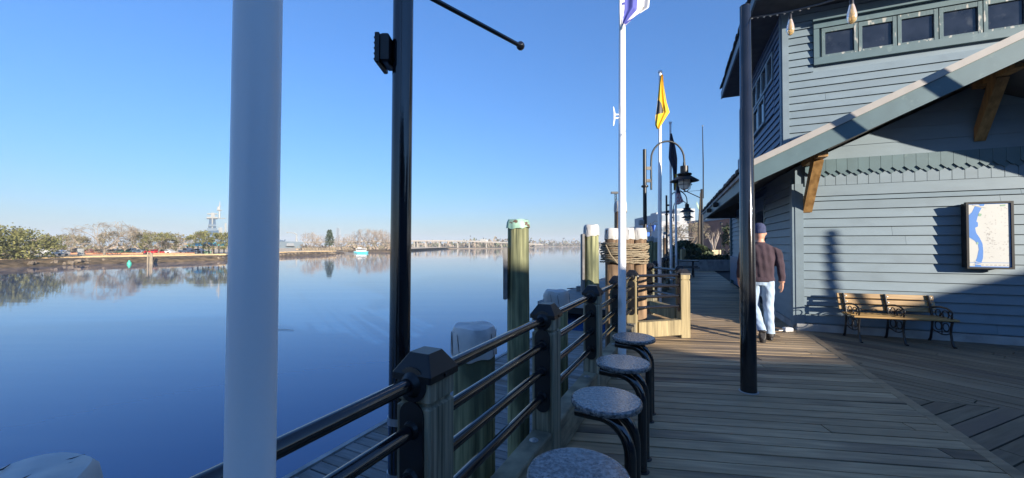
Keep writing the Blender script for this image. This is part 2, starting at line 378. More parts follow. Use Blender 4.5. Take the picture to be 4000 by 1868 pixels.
for i in range(100): dm.box((3+rnd.uniform(-.04,.04), .1+i*.24, .0), (6.0, .225, .05))
e = dm.build('decking', M['dock'], d2); e['kind'] = 'stuff'
MB().box((3, 12, -.3), (5.9, 24.1, .5)).build('float', M['under'], d2)
MB().box((3, -.05, -.1), (6.1, .08, .22)).build('end_strip', M['conc'], d2)
MB().box((-.04, 12, -.1), (.08, 24.2, .22)).build('side_strip', M['conc'], d2)
bx = MB().box((0,0,.14), (.75,.55,.28), bev=.02).box((0,0,.30), (.82,.62,.05), bev=.01).build('dock_box', M['dock'], org=(0,0,0))
bx.location = bw(26.5,-7.2,-1.73); bx.rotation_euler=(0,0,-R(25)); tag(bx, 'low grey storage box on the floating platform', 'box')

# ================================================================ BLUE BUILDING
S0, T0, TS = 8.22, 2.04, 6.9
bld = thing('clapboard_building', 'blue clapboard waterfront building with two roofs and a shingle band', 'building', bb(S0,T0,0), -R(22.5))
LX = lambda S, T: (T-T0, S-S0)          # local: x along T, y along S
RK = lambda T: 2.50+.47*(T-1.22)        # rake underside
TP = 4.36
def rake(T): return RK(T) if T <= TP else RK(2*TP-T)
walls = MB()
# solid cores (set behind the boards)
walls.slab([(0.02,.06,-.02),(TS-T0,.06,-.02),(TS-T0,.06,rake(TS)),(TP-T0,.06,rake(TP)),(0.02,.06,rake(T0))], (0,2.2,0))
walls.slab([(0.02,.07,2.55),(0.02,2.28,2.55),(0.02,2.28,0),(0.02,.07,0)], (.1,0,0))
walls.build('wall_core', M['side'], bld)
def board(x0, x1, z0, z1, y, m, parent, up=0, nm='clapboard', th=.036):
    # lapped board on a wall facing -y; bottom edge proud
    zt = z1-.007
    vs = [(x0,y-th,z0),(x1,y-th,z0),(x1,y-.006,zt),(x0,y-.006,zt),(x0,y+.01,z0),(x1,y+.01,z0),(x1,y+.01,zt),(x0,y+.01,zt)]
    fs = [(0,1,2,3),(5,4,7,6),(1,0,4,5),(3,2,6,7),(0,3,7,4),(1,5,6,2)]
    return MB().add(vs, fs).build(nm, m, parent)
# lower front boards
xb = .12
zs = [.138+.1522*k for k in range(15)]          # .138 .. 2.27
rows = [(zs[k], zs[k+1]) for k in range(14)]+[(zs[14], 2.351), (2.351, 2.546)]
for (a, c) in rows:
    j = rnd.uniform(.9, 3.9) if rnd.random() < .55 else None
    seg = [(xb, TS-T0)] if j is None else [(xb, j-.0015), (j+.0015, TS-T0)]
    for (p, q) in seg: board(p, q, a, c, .05, M['side'], bld)
for z in (2.974, 3.20, 3.42, 3.64):              # wide gable boards above the shingles, cut to the rake
    zt = min(z+.23, rake(TP)); Tl = max(T0, 1.22+(z-2.5)/.47+.02); Tr = 2*TP-Tl
    Tl2 = max(T0, 1.22+(zt-2.5)/.47+.02); Tr2 = 2*TP-Tl2
    mb = MB(); mb.slab([(Tl-T0,.03,z),(Tr-T0,.03,z),(Tr2-T0,.042,zt),(Tl2-T0,.042,zt)], (0,.02,0)); mb.build('clapboard', M['side'], bld)
# corner boards and base strip
MB().box((.06,.03,1.33), (.12,.06,2.5), bev=.004).build('corner_board', M['side'], bld)
MB().box((-.02,.09,1.33), (.045,.16,2.5), bev=.004).build('corner_board', M['side'], bld)
MB().box(((TS-T0)/2,.02,.06), (TS-T0,.12,.12)).build('base_strip', M['conc'], bld)
MB().box((0.02,1.2,.06), (.09,2.25,.12)).build('base_strip', M['conc'], bld)
# shingle band: a straight row below, a pointed row over it
sw = .1475; x = .15
lowm = MB().box((0,0,0), (sw-.006,.014,.30)).build('seed', M['side']); upm = MB()
upm.slab([(-sw/2+.002,0,.15),(-sw/2+.002,0,-.045),(0,0,-.115),(sw/2-.002,0,-.045),(sw/2-.002,0,.15)][::-1], (0,.02,0))
ups = upm.build('seed', M['teal'])
i = 0
while x < TS-T0-.1:
    put(lowm.data, 'square_shingle', bld, (x+sw/2, .038+rnd.uniform(-.002,.002), 2.685))
    put(ups.data, 'pointed_shingle', bld, (x+sw/2, -.008+rnd.uniform(-.002,.002), 2.83))
    put(ups.data, 'pointed_shingle', bld, (x+sw, .014+rnd.uniform(-.002,.002), 2.795))
    x += sw
D.objects.remove(lowm); D.objects.remove(ups)
# lower side wall, boards facing the walk (-x)
def sboard(y0, y1, z0, z1, x, m, parent, nm='clapboard', th=.036):
    zt = z1-.007
    vs = [(x-th,y0,z0),(x-th,y1,z0),(x-.006,y1,zt),(x-.006,y0,zt),(x+.01,y0,z0),(x+.01,y1,z0),(x+.01,y1,zt),(x+.01,y0,zt)]
    fs = [(3,2,1,0),(6,7,4,5),(5,4,0,1),(7,6,2,3),(4,7,3,0),(2,6,5,1)]
    return MB().add(vs, fs).build(nm, m, parent)
for k in range(17): sboard(.17, 2.28, .138+.1522*k, .138+.1522*(k+1), 0.0, M['side'], bld)
MB().box((-.005,2.33,1.33), (.05,.10,2.5)).build('door_trim', M['teal'], bld)
# recessed entrance
rc = MB(); rc.slab([(.12,2.28,0),(1.3,2.28,0),(1.3,2.28,2.9),(.12,2.28,2.9)], (0,.05,0)); rc.slab([(1.3,2.28,0),(1.3,6.0,0),(1.3,6.0,2.9),(1.3,2.28,2.9)], (.05,0,0)); rc.slab([(.2,6.0,0),(1.35,6.0,0),(1.35,6.0,2.9),(.2,6.0,2.9)],(0,.05,0))
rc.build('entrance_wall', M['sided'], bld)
dr = MB().box((1.27,3.6,1.05), (.05,1.0,2.1), bev=.01).build('door', M['teal'], bld)
MB().box((1.24,3.6,1.35), (.012,.7,1.1)).build('pane', M['glass'], dr); MB().tube([(1.2,3.22,1.0),(1.2,3.22,1.15)], .012, 8).build('handle', M['steel'], dr)
# walk-side wall farther on
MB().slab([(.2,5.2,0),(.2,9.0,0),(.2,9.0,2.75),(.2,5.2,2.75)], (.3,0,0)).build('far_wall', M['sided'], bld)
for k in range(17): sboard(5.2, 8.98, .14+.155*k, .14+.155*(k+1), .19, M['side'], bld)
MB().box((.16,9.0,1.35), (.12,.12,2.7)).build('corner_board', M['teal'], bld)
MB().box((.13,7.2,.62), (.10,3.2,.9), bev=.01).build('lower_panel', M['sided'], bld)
# lower roof: rake in front, eave along the walk
yr, ye = 7.24-S0, 7.9
rf = MB()
for (Ta, Tb) in ((1.14, TP), (TP, 2*TP-1.14)):
    za, zb = rake(Ta), rake(Tb)
    rf.slab([(Ta-T0,yr+.02,za+.20),(Tb-T0,yr+.02,zb+.20),(Tb-T0,yr+.02,zb+.30),(Ta-T0,yr+.02,za+.30)], (0,ye-yr,0))
roof = rf.build('lower_roof', M['shing'], bld)
sf = MB(); sf.slab([(1.16-T0,yr+.05,rake(1.16)+.04),(TP-T0,yr+.05,rake(TP)+.04),(2*TP-1.2-T0,yr+.05,rake(1.2)+.04),(2*TP-1.2-T0,yr+.05,rake(1.2)+.19),(TP-T0,yr+.05,rake(TP)+.19),(1.16-T0,yr+.05,rake(1.16)+.19)], (0,ye-yr-.1,0))
sf.build('soffit', M['soffit'], roof)
for (Ta, Tb) in ((1.12, TP), (TP, 2*TP-1.12)):
    za, zb = rake(Ta), rake(Tb)
    MB().slab([(Ta-T0,yr-.03,za),(Tb-T0,yr-.03,zb),(Tb-T0,yr-.03,zb+.27),(Ta-T0,yr-.03,za+.27)], (0,.05,0)).build('rake_board', M['teal'], roof)
    MB().slab([(Ta-T0-.02,yr-.06,za+.262),(Tb-T0,yr-.06,zb+.272),(Tb-T0,yr-.06,zb+.375),(Ta-T0-.02,yr-.06,za+.365)], (0,.1,0)).build('drip_edge', M['beige'], roof)
MB().slab([(1.12-T0,yr+.02,rake(1.12)-.01),(1.12-T0,ye,rake(1.12)-.01),(1.12-T0,ye,rake(1.12)+.2),(1.12-T0,yr+.02,rake(1.12)+.2)], (.04,0,0)).build('eave_board', M['teal'], roof)
MB().slab([(1.08-T0,yr-.02,rake(1.1)+.2),(1.08-T0,ye+.05,rake(1.1)+.2),(1.08-T0,ye+.05,rake(1.1)+.26),(1.08-T0,yr-.02,rake(1.1)+.26)], (.1,0,0)).build('eave_drip_edge', M['conc'], roof)
tb = MB().slab([(-.02,-.085,0),(.34,-.085,.16),(.34,.085,.16),(-.02,.085,0)], (0,0,.05)).build('seed', M['shing'])
for k in range(48):
    y = yr+.1+k*.185
    if y < ye: put(tb.data, 'shingle_tab', roof, (1.06-T0+rnd.uniform(-.012,.012), y, rake(1.06)+.285+rnd.uniform(-.006,.02)))
D.objects.remove(tb)
MB().slab([(1.14-T0,ye-.03,rake(1.14)+.02),(2.75-T0,ye-.03,rake(1.14)+.02),(2.75-T0,ye-.03,rake(2.75)+.1),(1.14-T0,ye-.03,rake(1.14)+.1)], (0,.05,0)).build('end_board', M['soffit'], roof)
for y in (2.8, 4.6): MB().box((1.05-T0,y,rake(1.1)+.08), (.12,.14,.12), bev=.02).build('gutter_bracket', M['blackm'], roof)
MB().slab([(3.6-T0,17.3-S0,0),(9-T0,17.3-S0,0),(9-T0,17.3-S0,6.4),(3.6-T0,17.3-S0,6.4)], (0,8.2,0)).build('shade_wing', M['sided'], bld)  # unseen wing added to throw shade on the planter and far walk
# timber braces under the rake
def brace(T, rch=.30):
    y0 = yr+.10; zt = rake(T)-.01
    m = MB(); m.slab([(T-.0-T0,y0+.02,zt+.02),(T+.115-T0,y0+.02,zt+.05),(T+.115-T0,.0,zt-.62),(T-T0,.0,zt-.62)], (0,0,0)) if False else None
    m = MB(); X0, X1 = T-T0, T+.13-T0
    # slanted timber from the wall foot up and out to the rake
    pts = [(0,y0+rch,zt-.06),(0,y0+rch+.16,zt-.0),(0,.02,zt-.66),(0,.02,zt-.86)]
    m.slab([(X0,)+p[1:] for p in pts], (X1-X0,0,0)); br = m.build('timber_brace', M['brace'], bld)
    MB().box(((X0+X1)/2,(y0+.25)/2,zt+.02), (.13,abs(y0)+.02,.12)).build('outrigger', M['brace'], br)
    q = MB().lathe([(.0,-.01),(.024,-.01),(.024,.008),(.012,.016),(0,.016)], 12, M=Matrix.Rotation(R(90),3,'X')).build('bolt', M['steel'], br)
    q.location = ((X0+X1)/2, -.06, zt-.68)
brace(2.16); brace(4.36, .42); brace(2*TP-2.29)

# upper storey
US, UT, UE = 9.51, 2.17, 12.6
ux, uy = UT-T0, US-S0
up = MB(); up.slab([(ux+.03,uy+.05,2.4),(ux+7,uy+.05,2.4),(ux+7,uy+.05,6.75),(ux+.03,uy+.05,6.75)], (0,5.0,0)); up.build('upper_core', M['side'], bld)
z = 2.75; k = 0
WZ0, WZ1, WX0, WX1 = 5.144, 6.0, 2.70-T0, 6.72-T0
while z < 6.6:
    z1 = z+.152
    segs = [(ux+.10, ux+6.9)]
    if z1 > WZ0+.02 and z < WZ1-.02: segs = [(ux+.10, WX0), (WX1, ux+6.9)]
    elif abs(z-4.42) < .08: segs = [(ux+.10, ux+.72), (ux+.724, ux+6.9)]
    elif rnd.random() < .4:
        j = rnd.uniform(1, 5); segs = [(ux+.10, ux+j), (ux+j+.003, ux+6.9)]
    for (a, c) in segs: board(a, c, z, z1, uy+.04, M['side'], bld)
    z = z1
MB().box((ux+.05,uy+.02,4.7), (.11,.07,3.9), bev=.004).build('corner_board', M['side'], bld)
MB().box((ux-.005,uy+.09,4.7), (.04,.13,3.9), bev=.004).build('corner_board', M['side'], bld)
z = 2.75
while z < 6.6:
    z1 = z+.152
    segs = [(uy+.16, uy+4.9)]
    if z < 5.9 and z1 > 4.45: segs = [(uy+.16, uy+.62), (uy+3.6, uy+4.9)]
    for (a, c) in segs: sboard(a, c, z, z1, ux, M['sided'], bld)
    z = z1
# window band in the upper front wall
wb = MB(); y = uy+.005
wb.box(((WX0+WX1)/2,y,WZ1-.06), (WX1-WX0,.07,.12)); wb.box(((WX0+WX1)/2,y,WZ0+.07), (WX1-WX0,.07,.14)); wb.box((WX0+.045,y,(WZ0+WZ1)/2), (.09,.07,WZ1-WZ0-.26)); wb.box((WX1-.045,y,(WZ0+WZ1)/2), (.09,.07,WZ1-WZ0-.26))
wb.build('window_casing', M['teal'], bld)
MB().box(((WX0+WX1)/2,uy-.05,WZ1+.02), (WX1-WX0+.06,.11,.035)).build('window_head', M['teal'], bld)
for k in range(7):
    xc = 2.893+.23-T0+k*.5865; zc = 5.558
    if xc+.3 > WX1-.02: break
    fm = MB()
    fm.box((xc-.258,y+.012,zc), (.055,.05,.62)); fm.box((xc+.258,y+.012,zc), (.055,.05,.62)); fm.box((xc,y+.016,zc+.268), (.46,.05,.085)); fm.box((xc,y+.016,zc-.268), (.46,.05,.085))
    wn = fm.build('window', M['peel'], bld)
    MB().box((xc,y+.03,zc), (.462,.012,.452)).build('pane', M['glass'], wn)
# side windows of the upper storey
for r_, (za, zb, ya, yb) in enumerate(((5.22,5.86,.66,3.55),(4.5,5.18,1.5,3.55))):
    n_ = 5 if r_ == 0 else 3; stp = (yb-ya)/n_
    for k in range(n_):
        yc = uy+ya+stp*(k+.5); fm = MB()
        for q in (-1, 1): fm.box((ux-.015,yc+q*(stp/2-.03),(za+zb)/2), (.07,.06,zb-za)); fm.box((ux-.015,yc,(za+zb)/2+q*((zb-za)/2-.03)), (.07,stp-.12,.06))
        wn = fm.build('window', M['side'], bld)
        MB().box((ux-.005,yc,(za+zb)/2), (.015,stp-.12,zb-za-.12)).build('pane', M['glass'], wn)
if True:
    k = 0; z = 4.46
    while z < 5.22:
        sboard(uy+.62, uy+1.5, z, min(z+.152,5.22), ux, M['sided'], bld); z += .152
# upper roof
ur = MB(); EZ, ET, ES0, ES1 = 6.32, 1.57, 8.78, 14.3
ur.slab([(ET-T0,ES0-S0,EZ+.20),(ET-T0+7,ES0-S0,EZ+.20),(ET-T0+7,ES0-S0+2.2,EZ+1.6),(ET-T0+2.6,ES0-S0+2.2,EZ+1.6)], (0,0,.09))
ur.slab([(ET-T0,ES0-S0,EZ+.20),(ET-T0+2.6,ES0-S0+2.2,EZ+1.6),(ET-T0+2.6,ES1-S0,EZ+1.6),(ET-T0,ES1-S0,EZ+.20)], (0,0,.09))
uroof = ur.build('upper_roof', M['shing'], bld)
MB().slab([(ET-T0+.02,ES0-S0+.02,EZ+.02),(ET-T0+7,ES0-S0+.02,EZ+.02),(ET-T0+7,ES1-S0,EZ+.02),(ET-T0+.02,ES1-S0,EZ+.02)], (0,0,.1)).build('soffit', M['soffit'], uroof)
MB().slab([(ET-T0-.02,ES0-S0-.03,EZ),(ET-T0+7,ES0-S0-.03,EZ),(ET-T0+7,ES0-S0-.03,EZ+.24),(ET-T0-.02,ES0-S0-.03,EZ+.24)], (0,.05,0)).build('fascia', M['teal'], uroof)
MB().slab([(ET-T0-.02,ES0-S0+.02,EZ),(ET-T0-.02,ES1-S0,EZ),(ET-T0-.02,ES1-S0,EZ+.22),(ET-T0-.02,ES0-S0+.02,EZ+.22)], (.04,0,0)).build('eave_board', M['side'], uroof)
tb = MB().slab([(-.02,-.09,0),(.34,-.09,.18),(.34,.09,.18),(-.02,.09,0)], (0,0,.05)).build('seed', M['shing'])
for k in range(29): put(tb.data, 'shingle_tab', uroof, (ET-T0-.05+rnd.uniform(-.012,.012), ES0-S0+.1+k*.185, EZ+.25+rnd.uniform(-.006,.02)))
D.objects.remove(tb)
vp = MB().lathe([(.05,0),(.05,.16),(.075,.16),(.085,.2),(0,.22)], 14).build('roof_vent', M['conc'], bld, smooth=True); vp.location = (1.22, uy-.35, rake(T0+1.22)+.28)
# string-light hooks omitted; map sign
mpx, mpz = (4.197+4.654)/2-T0, 1.645
sg = thing('map_sign', 'white and blue river map in a black frame on the blue wall', 'sign', bb(S0-.075,(4.197+4.654)/2,mpz), -R(22.5))
W_, H_ = .23, .482
MB().box((0,.01,0), (2*W_+.02,.13,2*H_+.02)).build('case', M['blackm'], sg)
fm = MB()
for q in (-1,1): fm.box((q*(W_+.012),-.05,0), (.028,.05,2*H_+.05)); fm.box((0,-.05,q*(H_+.012)), (2*W_,.05,.028))
fm.build('frame', M['blackm'], sg)
pm = MB(); yy = -.058
def flat(pts, lay, mi): pm.add([(( (a-.5)*2*W_), yy-lay*.0012, (.5-c)*2*H_) for a, c in pts], [tuple(range(len(pts)))], mi)
flat([(0,1),(1,1),(1,0),(0,0)], 0, 1)
flat([(.02,.985),(.98,.985),(.98,.015),(.02,.015)], 1, 0)
flat([(.26,.015),(.40,.015),(.38,.04),(.30,.04)][::-1], 2, 1)
riv = [(.17,.04),(.33,.07),(.25,.16),(.20,.28),(.235,.30),(.235,.36),(.165,.38),(.19,.46),(.27,.54),(.335,.63),(.35,.75),(.34,.86),(.29,.945),(.14,.945),(.20,.85),(.245,.72),(.23,.65),(.15,.585),(.02,.53),(.02,.18),(.10,.13)]
flat(riv[::-1], 2, 1); flat([(.15,.955),(.29,.965),(.29,.985),(.15,.985)][::-1], 2, 1)
flat([(.26,.15),(.33,.165),(.31,.20),(.24,.195)][::-1], 3, 2); flat([(.76,.03),(.88,.025),(.88,.05),(.77,.05)][::-1], 3, 2); flat([(.20,.60),(.23,.61),(.24,.64),(.19,.64)][::-1], 3, 2)
flat([(.02,.925+.005),(.98,.925+.005),(.98,.925),(.02,.925)], 5, 1)
flat([(.14,.905),(.31,.938),(.30,.948),(.13,.915)][::-1], 4, 0); flat([(.12,.015),(.45,.065),(.44,.075),(.11,.025)][::-1], 4, 0)
r3 = random.Random(5)
for k in range(110):
    a, c = r3.uniform(.36,.95), r3.uniform(.06,.90)
    if k > 70: a, c = r3.gauss(.5,.06), r3.gauss(.55,.12)
    if a < .38 and c > .5: continue
    ww = r3.uniform(.008,.035); flat([(a,c+.004),(a+ww,c+.004),(a+ww,c),(a,c)], 3, 3)
for k in range(9): flat([(.10+k*.1,.968),(.16+k*.1,.968),(.16+k*.1,.962),(.10+k*.1,.962)], 3, 3)
pm.build('map_print', [M['paper'],M['river'],M['mapg'],M['mapm']], sg)

# ---- unseen buildings added behind the camera, rooflines shaped to shade the near deck
ce = lambda e, c, z: Vector((.566*c+.824*e, -.824*c+.566*e, z))
def shade_house(name, label, prof, c0, c1, m, off):
    TAN = math.tan(R(SUN_EL)); hz = TAN*c0 + (TAN-.2126)*2.3
    r_ = thing(name, label, 'building', ce((prof[0][0]+prof[-1][0])/2, c0, 0))
    o_ = r_.location
    mb = MB(); pts = [ce(prof[0][0], c0+.05, -.05)]+[ce(e, c0+.05, w_+hz-.14) for e, w_ in prof]+[ce(prof[-1][0], c0+.05, -.05)]
    mb.slab(pts, ce(0,c1-c0-.1,0)); mb.build('wall', m, r_, org=o_)
    mb = MB()
    for (e0, w0), (e1, w1) in zip(prof[:-1], prof[1:]): mb.slab([ce(e0,c0,w0+hz-.13),ce(e1,c0,w1+hz-.13),ce(e1,c0,w1+hz),ce(e0,c0,w0+hz)], ce(0,c1-c0,0))
    mb.build('roof', M['shing'], r_, org=o_)
    for k in range(3):
        e = prof[0][0]+2+k*(prof[-1][0]-prof[0][0]-4)/2.5
        wn = MB().slab([ce(e,c0-.02,1.0),ce(e+1,c0-.02,1.0),ce(e+1,c0-.02,2.1),ce(e,c0-.02,2.1)], ce(0,.05,0)).build('window', M['glass'], r_, org=o_)
shade_house('tall_shade_building', 'tall blue building added behind the camera, its sloping roof shaped to cast shade', [(-14,4.8),(0,3.7),(2.6,2.07),(3.5,1.9),(5.25,.56),(6.28,.37)], 14, 22, M['sided'], 0)
shade_house('low_shade_building', 'low building added behind the camera beside the taller one, roofline shaped to cast shade', [(6.26,.37),(7.2,.45),(8.1,.68),(9.0,.94),(9.54,1.15),(14,3.2),(22,4.2)], 14, 22, M['sided'], 0)

# unseen roof on posts, added behind the camera to keep skylight off the deck
po = thing('shade_roof', 'unseen roof on posts, added behind the camera to block skylight', 'porch', (3.3,-7.2,0))
MB().box((0,0,3.3), (7.0,8.0,.14)).build('roof', M['soffit'], po); MB().box((0,3.95,3.12), (7.0,.12,.24)).build('fascia', M['teal'], po)
for x in (-3.3,3.3):
    for y in (-3.8,3.8): MB().box((x,y,1.6), (.14,.14,3.2), bev=.01).build('post', M['side'], po)

gr = random.Random(21); gm_ = MB()
for (ua, Ya, ub, Yb, n_) in ((-60,67,300,81,2600), (300,81,600,90,2600), (600,90,880,103,2600), (1080,134,1312,165,1500)):
    for i in range(n_):
        f = gr.random(); u = ua+(ub-ua)*f; Y = Ya+(Yb-Ya)*f+3.6+abs(gr.gauss(0,4.0)); p = at(u, Y, -1.36); h = gr.uniform(.08,.24); wd = gr.uniform(.12,.4)
        gm_.add([(p.x-wd,p.y,p.z),(p.x+wd,p.y+gr.uniform(-.1,.1),p.z),(p.x+wd*.6,p.y+gr.uniform(0,.1),p.z+h),(p.x-wd*.7,p.y+gr.uniform(0,.1),p.z+h*.9)], [(0,1,2,3)])
M['blade'] = mat('dry_grass_blades', (.50,.36,.19), .95, var=.25, vs=.4)
tag(gm_.build('dry_grass', M['blade']), 'dry tan winter grass along the far bank top', kind='stuff')

# ================================================================ RAILING
rl = thing('river_railing', 'timber post railing with four black pipe rails and black post caps along the river', 'railing', (0,0,0))
PW, PH = .152, 1.03
RZ = (1.01, .843, .676, .51)
def rot2(v, a): return Vector((v[0]*math.cos(a)-v[1]*math.sin(a), v[0]*math.sin(a)+v[1]*math.cos(a), v[2]))
postm = MB(); h_ = PW/2; k_ = h_-.010; bv = .008
def sq(r, z, b=bv): return [(-r+b,-r,z),(r-b,-r,z),(r,-r+b,z),(r,r-b,z),(r-b,r,z),(-r+b,r,z),(-r,r-b,z),(-r,-r+b,z)]
rings = [sq(h_,-.04), sq(h_,.922), sq(k_,.930), sq(k_,.940), sq(h_,.948), sq(h_,PH)]
vs = [p for r in rings for p in r]
fs = [tuple(range(8))[::-1], tuple(range(40,48))]+[(q*8+i, q*8+(i+1)%8, q*8+8+(i+1)%8, q*8+8+i) for q in range(5) for i in range(8)]
postm.add(vs, fs)
capm = MB(); c0 = h_+.010
ringc = [sq(c0,PH-.012,.004), sq(c0,PH+.012,.004), sq(.045,PH+.075,.004), sq(.043,PH+.078,.004)]
capm.add([p for r in ringc for p in r], [tuple(range(8))[::-1], tuple(range(24,32))]+[(q*8+i, q*8+(i+1)%8, q*8+8+(i+1)%8, q*8+8+i) for q in range(3) for i in range(8)])
for (sx, sy) in ((0,-1),(0,1),(1,0),(-1,0)): capm.box((sx*(c0),sy*(c0),PH), (.012,.012,.012))
disc = MB(); disc.lathe([(0,0),(.062,0),(.062,.006),(.045,.009),(.030,.03),(0,.03)], 24)
plate = MB(); pr = .052; pts = []
for k in range(13): a = math.pi*k/12; pts.append((pr*math.cos(a), .215+pr*math.sin(a)))
for k in range(13): a = math.pi+math.pi*k/12; pts.append((pr*math.cos(a), -.215+pr*math.sin(a)))
plate.prism(pts, 0, .008)
for zz in (.167, 0, -.167):
    plate.lathe([(.034,.008),(.028,.022),(0,.022)], 16, c=(0,zz,0))
tmp = [postm.build('seed', M['post']), postm.build('seed', M['post2']), capm.build('seed', M['blackm']), disc.build('seed', M['blackm'], smooth=True), plate.build('seed', M['blackm'])]
P1 = Vector((-.322,1.437,0)); P5 = Vector((1.885,6.03,0)); dr_ = (P5-P1).normalized(); sp = (P5-P1).length/4
ang = math.atan2(dr_[1], dr_[0])
posts = [(P1-dr_*sp, 0), (P1, 0), (P1+dr_*sp, 0), (P1+dr_*2*sp, 0), (P1+dr_*3*sp, 0), (P5, 1), (Vector((2.80,6.28,0)), 1), (Vector((3.22,7.37,0)), 1), (P5+dr_*2.62, 0)]
for k in range(1, 11): posts.append((P5+dr_*(2.62+sp*k), 0))
posts.insert(0, (P1-dr_*sp*2, 0))
pobj = []
for i, (p, mi) in enumerate(posts):
    d = dr_ if i < 6 or i > 9 else None
    a = ang-R(90) if not (7 <= i <= 8) else 0.0
    if i == 8: a = ang-R(90)
    o = put(tmp[mi].data, 'post', rl, (p.x+rnd.uniform(-.003,.003), p.y, 0), a + rnd.uniform(-.01,.01)); pobj.append((p, o, a))
    put(tmp[2].data, 'post_cap', o)
pipe = MB()
def rail_between(i, j):
    a, c = posts[i][0], posts[j][0]; d = (c-a).normalized()
    for k, z in enumerate(RZ):
        q0, q1 = a+d*(PW/2), c-d*(PW/2)
        MB().tube([(q0.x,q0.y,z),(q1.x,q1.y,z)], .0245, 16).build('rail', M['black'], rl, smooth=True)
    for (p, o, an), s_ in ((pobj[i], 1), (pobj[j], -1)):
        dl = rot2(d*s_, -an)                      # outward direction in post space
        yaw = math.atan2(dl[1], dl[0]); yaw = round(yaw/(math.pi/2))*(math.pi/2)
        off = Vector((math.cos(yaw), math.sin(yaw), 0))*h_
        for me, z in ((tmp[3].data, RZ[0]-.004), (tmp[4].data, RZ[2]+.004)):
            f = put(me, 'rail_flange' if me == tmp[3].data else 'rail_plate', o, (off.x, off.y, z))
            f.rotation_euler = (R(90), 0, yaw+R(90))
for i in range(len(posts)-1): rail_between(i, i+1)
# toe boards between the posts
for i in range(len(posts)-1):
    a, c = posts[i][0], posts[i+1][0]; d = (c-a).normalized(); nrm = Vector((d[1], -d[0], 0)); mid = (a+c)/2
    L_ = (c-a).length-PW-.004
    MB().box((mid.x, mid.y, .172), (L_, .13, .245), math.atan2(d[1], d[0]), bev=.008).build('toe_board', M['toe'] if i not in (6,7,8) else M['post2'], rl)
    if 1 <= i <= 5:
        q = c-d*.22
        MB().lathe([(0,0),(.028,0),(.028,.004),(.014,.004),(.014,.012),(0,.012)], 14, c=(q.x,q.y,.294)).build('bolt', M['steel'], rl, smooth=True)
for o in tmp: D.objects.remove(o)

# ================================================================ STOOLS
st = thing('granite_stool', 'x', 'stool', (0,0,0), -R(24), 'fixed granite stools by the railing')
seat = MB(); seat.lathe([(0,.653),(.170,.653),(.182,.658),(.185,.666),(.184,.676),(.181,.682),(.176,.685),(.170,.685),(.12,.685),(0,.685)], 64); seat.build('seat', M['granite'], st, smooth=True)
pl = MB(); pl.lathe([(0,.638),(.11,.638),(.13,.653),(0,.653)], 24); pl.build('seat_plate', M['blackm'], st, smooth=True)
for s_ in (-1, 1):
    path = []; y0 = s_*.055; y1 = s_*.085
    path += [(-.15, y0, .618), (-.08, y0, .613)]
    for k in range(9):
        a = R(90)*k/8; path.append((-.02+.155*math.sin(a), y0+(y1-y0)*k/8, .613-.17*(1-math.cos(a))))
    path += [(.135, y1, .30), (.135, y1, 0)]
    MB().tube(path, .029, 14).build('leg', M['black'], st, smooth=True)
for s_ in (-1, 1):
    MB().lathe([(0,0),(.045,0),(.045,.004),(.03,.008),(0,.008)], 18, c=(.135,s_*.085,0)).build('floor_plate', M['blackm'], st, smooth=True)
SP = [(.236,1.383), (.50,2.053), (.778,2.70), (1.08,3.424)]
LB = ['round speckled granite stool cut off by the bottom edge, closest to the camera', 'granite stool second closest to the camera, with a bright glint on its seat', 'granite stool third along the railing, before the foot of the white flagpole', 'farthest small granite stool, hiding the white flagpole above its foot']
st.location = (*SP[0], 0); st['label'] = LB[0]
for k in range(1, 4): dup(st, None, (*SP[k], 0), -R(24)+rnd.uniform(-.05,.05), LB[k])

# ================================================================ FLAGPOLES
def flagpole(X, Y, h, label, r0=.045, r1=.031, lean=(0,0), cleat=None):
    t = thing('flagpole', label, 'flagpole', (X,Y,0), 0, 'white flagpoles along the railing')
    t.rotation_euler = (lean[1], lean[0], 0)
    MB().tube([(0,0,0),(0,0,h*.35),(0,0,h)], [r0, r0*.93, r1], 32).build('pole', M['white'], t, smooth=True)
    MB().lathe([(r0+.045,0),(r0+.045,.02),(r0+.035,.045),(r0+.012,.06),(r0+.004,.065)], 32).build('base_collar', M['white'], t, smooth=True)
    MB().lathe([(r1+.006,h),(r1+.02,h+.02),(r1+.014,h+.06),(.012,h+.075),(0,h+.078)], 20).build('finial', M['white'], t, smooth=True)
    if cleat:
        c = MB(); c.tube([(-r0-.055,0,cleat-.11),(-r0-.045,0,cleat-.04),(-r0-.045,0,cleat+.04),(-r0-.055,0,cleat+.11)], [.006,.011,.011,.006], 8); c.tube([(-r0+.01,0,cleat-.02),(-r0-.045,0,cleat-.02)], .009, 8); c.tube([(-r0+.01,0,cleat+.02),(-r0-.045,0,cleat+.02)], .009, 8)
        c.build('halyard_cleat', M['white'], t, smooth=True)
    return t
flagpole(-.478,.697, 5.8, 'wide white flagpole close to the camera, in shade, crossing the whole picture', .041, .034, (R(.4),0))
flagpole(1.255,4.40, 5.8, 'white flagpole with the blue and white flag, standing behind the stools', .046, .031, (R(.25),0), 2.98)
flagpole(3.62,9.45, 5.75, 'white flagpole flying the yellow flag with black disc', .05, .034, (R(.5),0))
flagpole(5.55,13.4, 5.75, 'white flagpole flying the dark navy flag behind the lamp', .05, .034)
flagpole(7.35,17.2, 5.3, 'white flagpole with the striped flag, farthest along the railing', .05, .034)

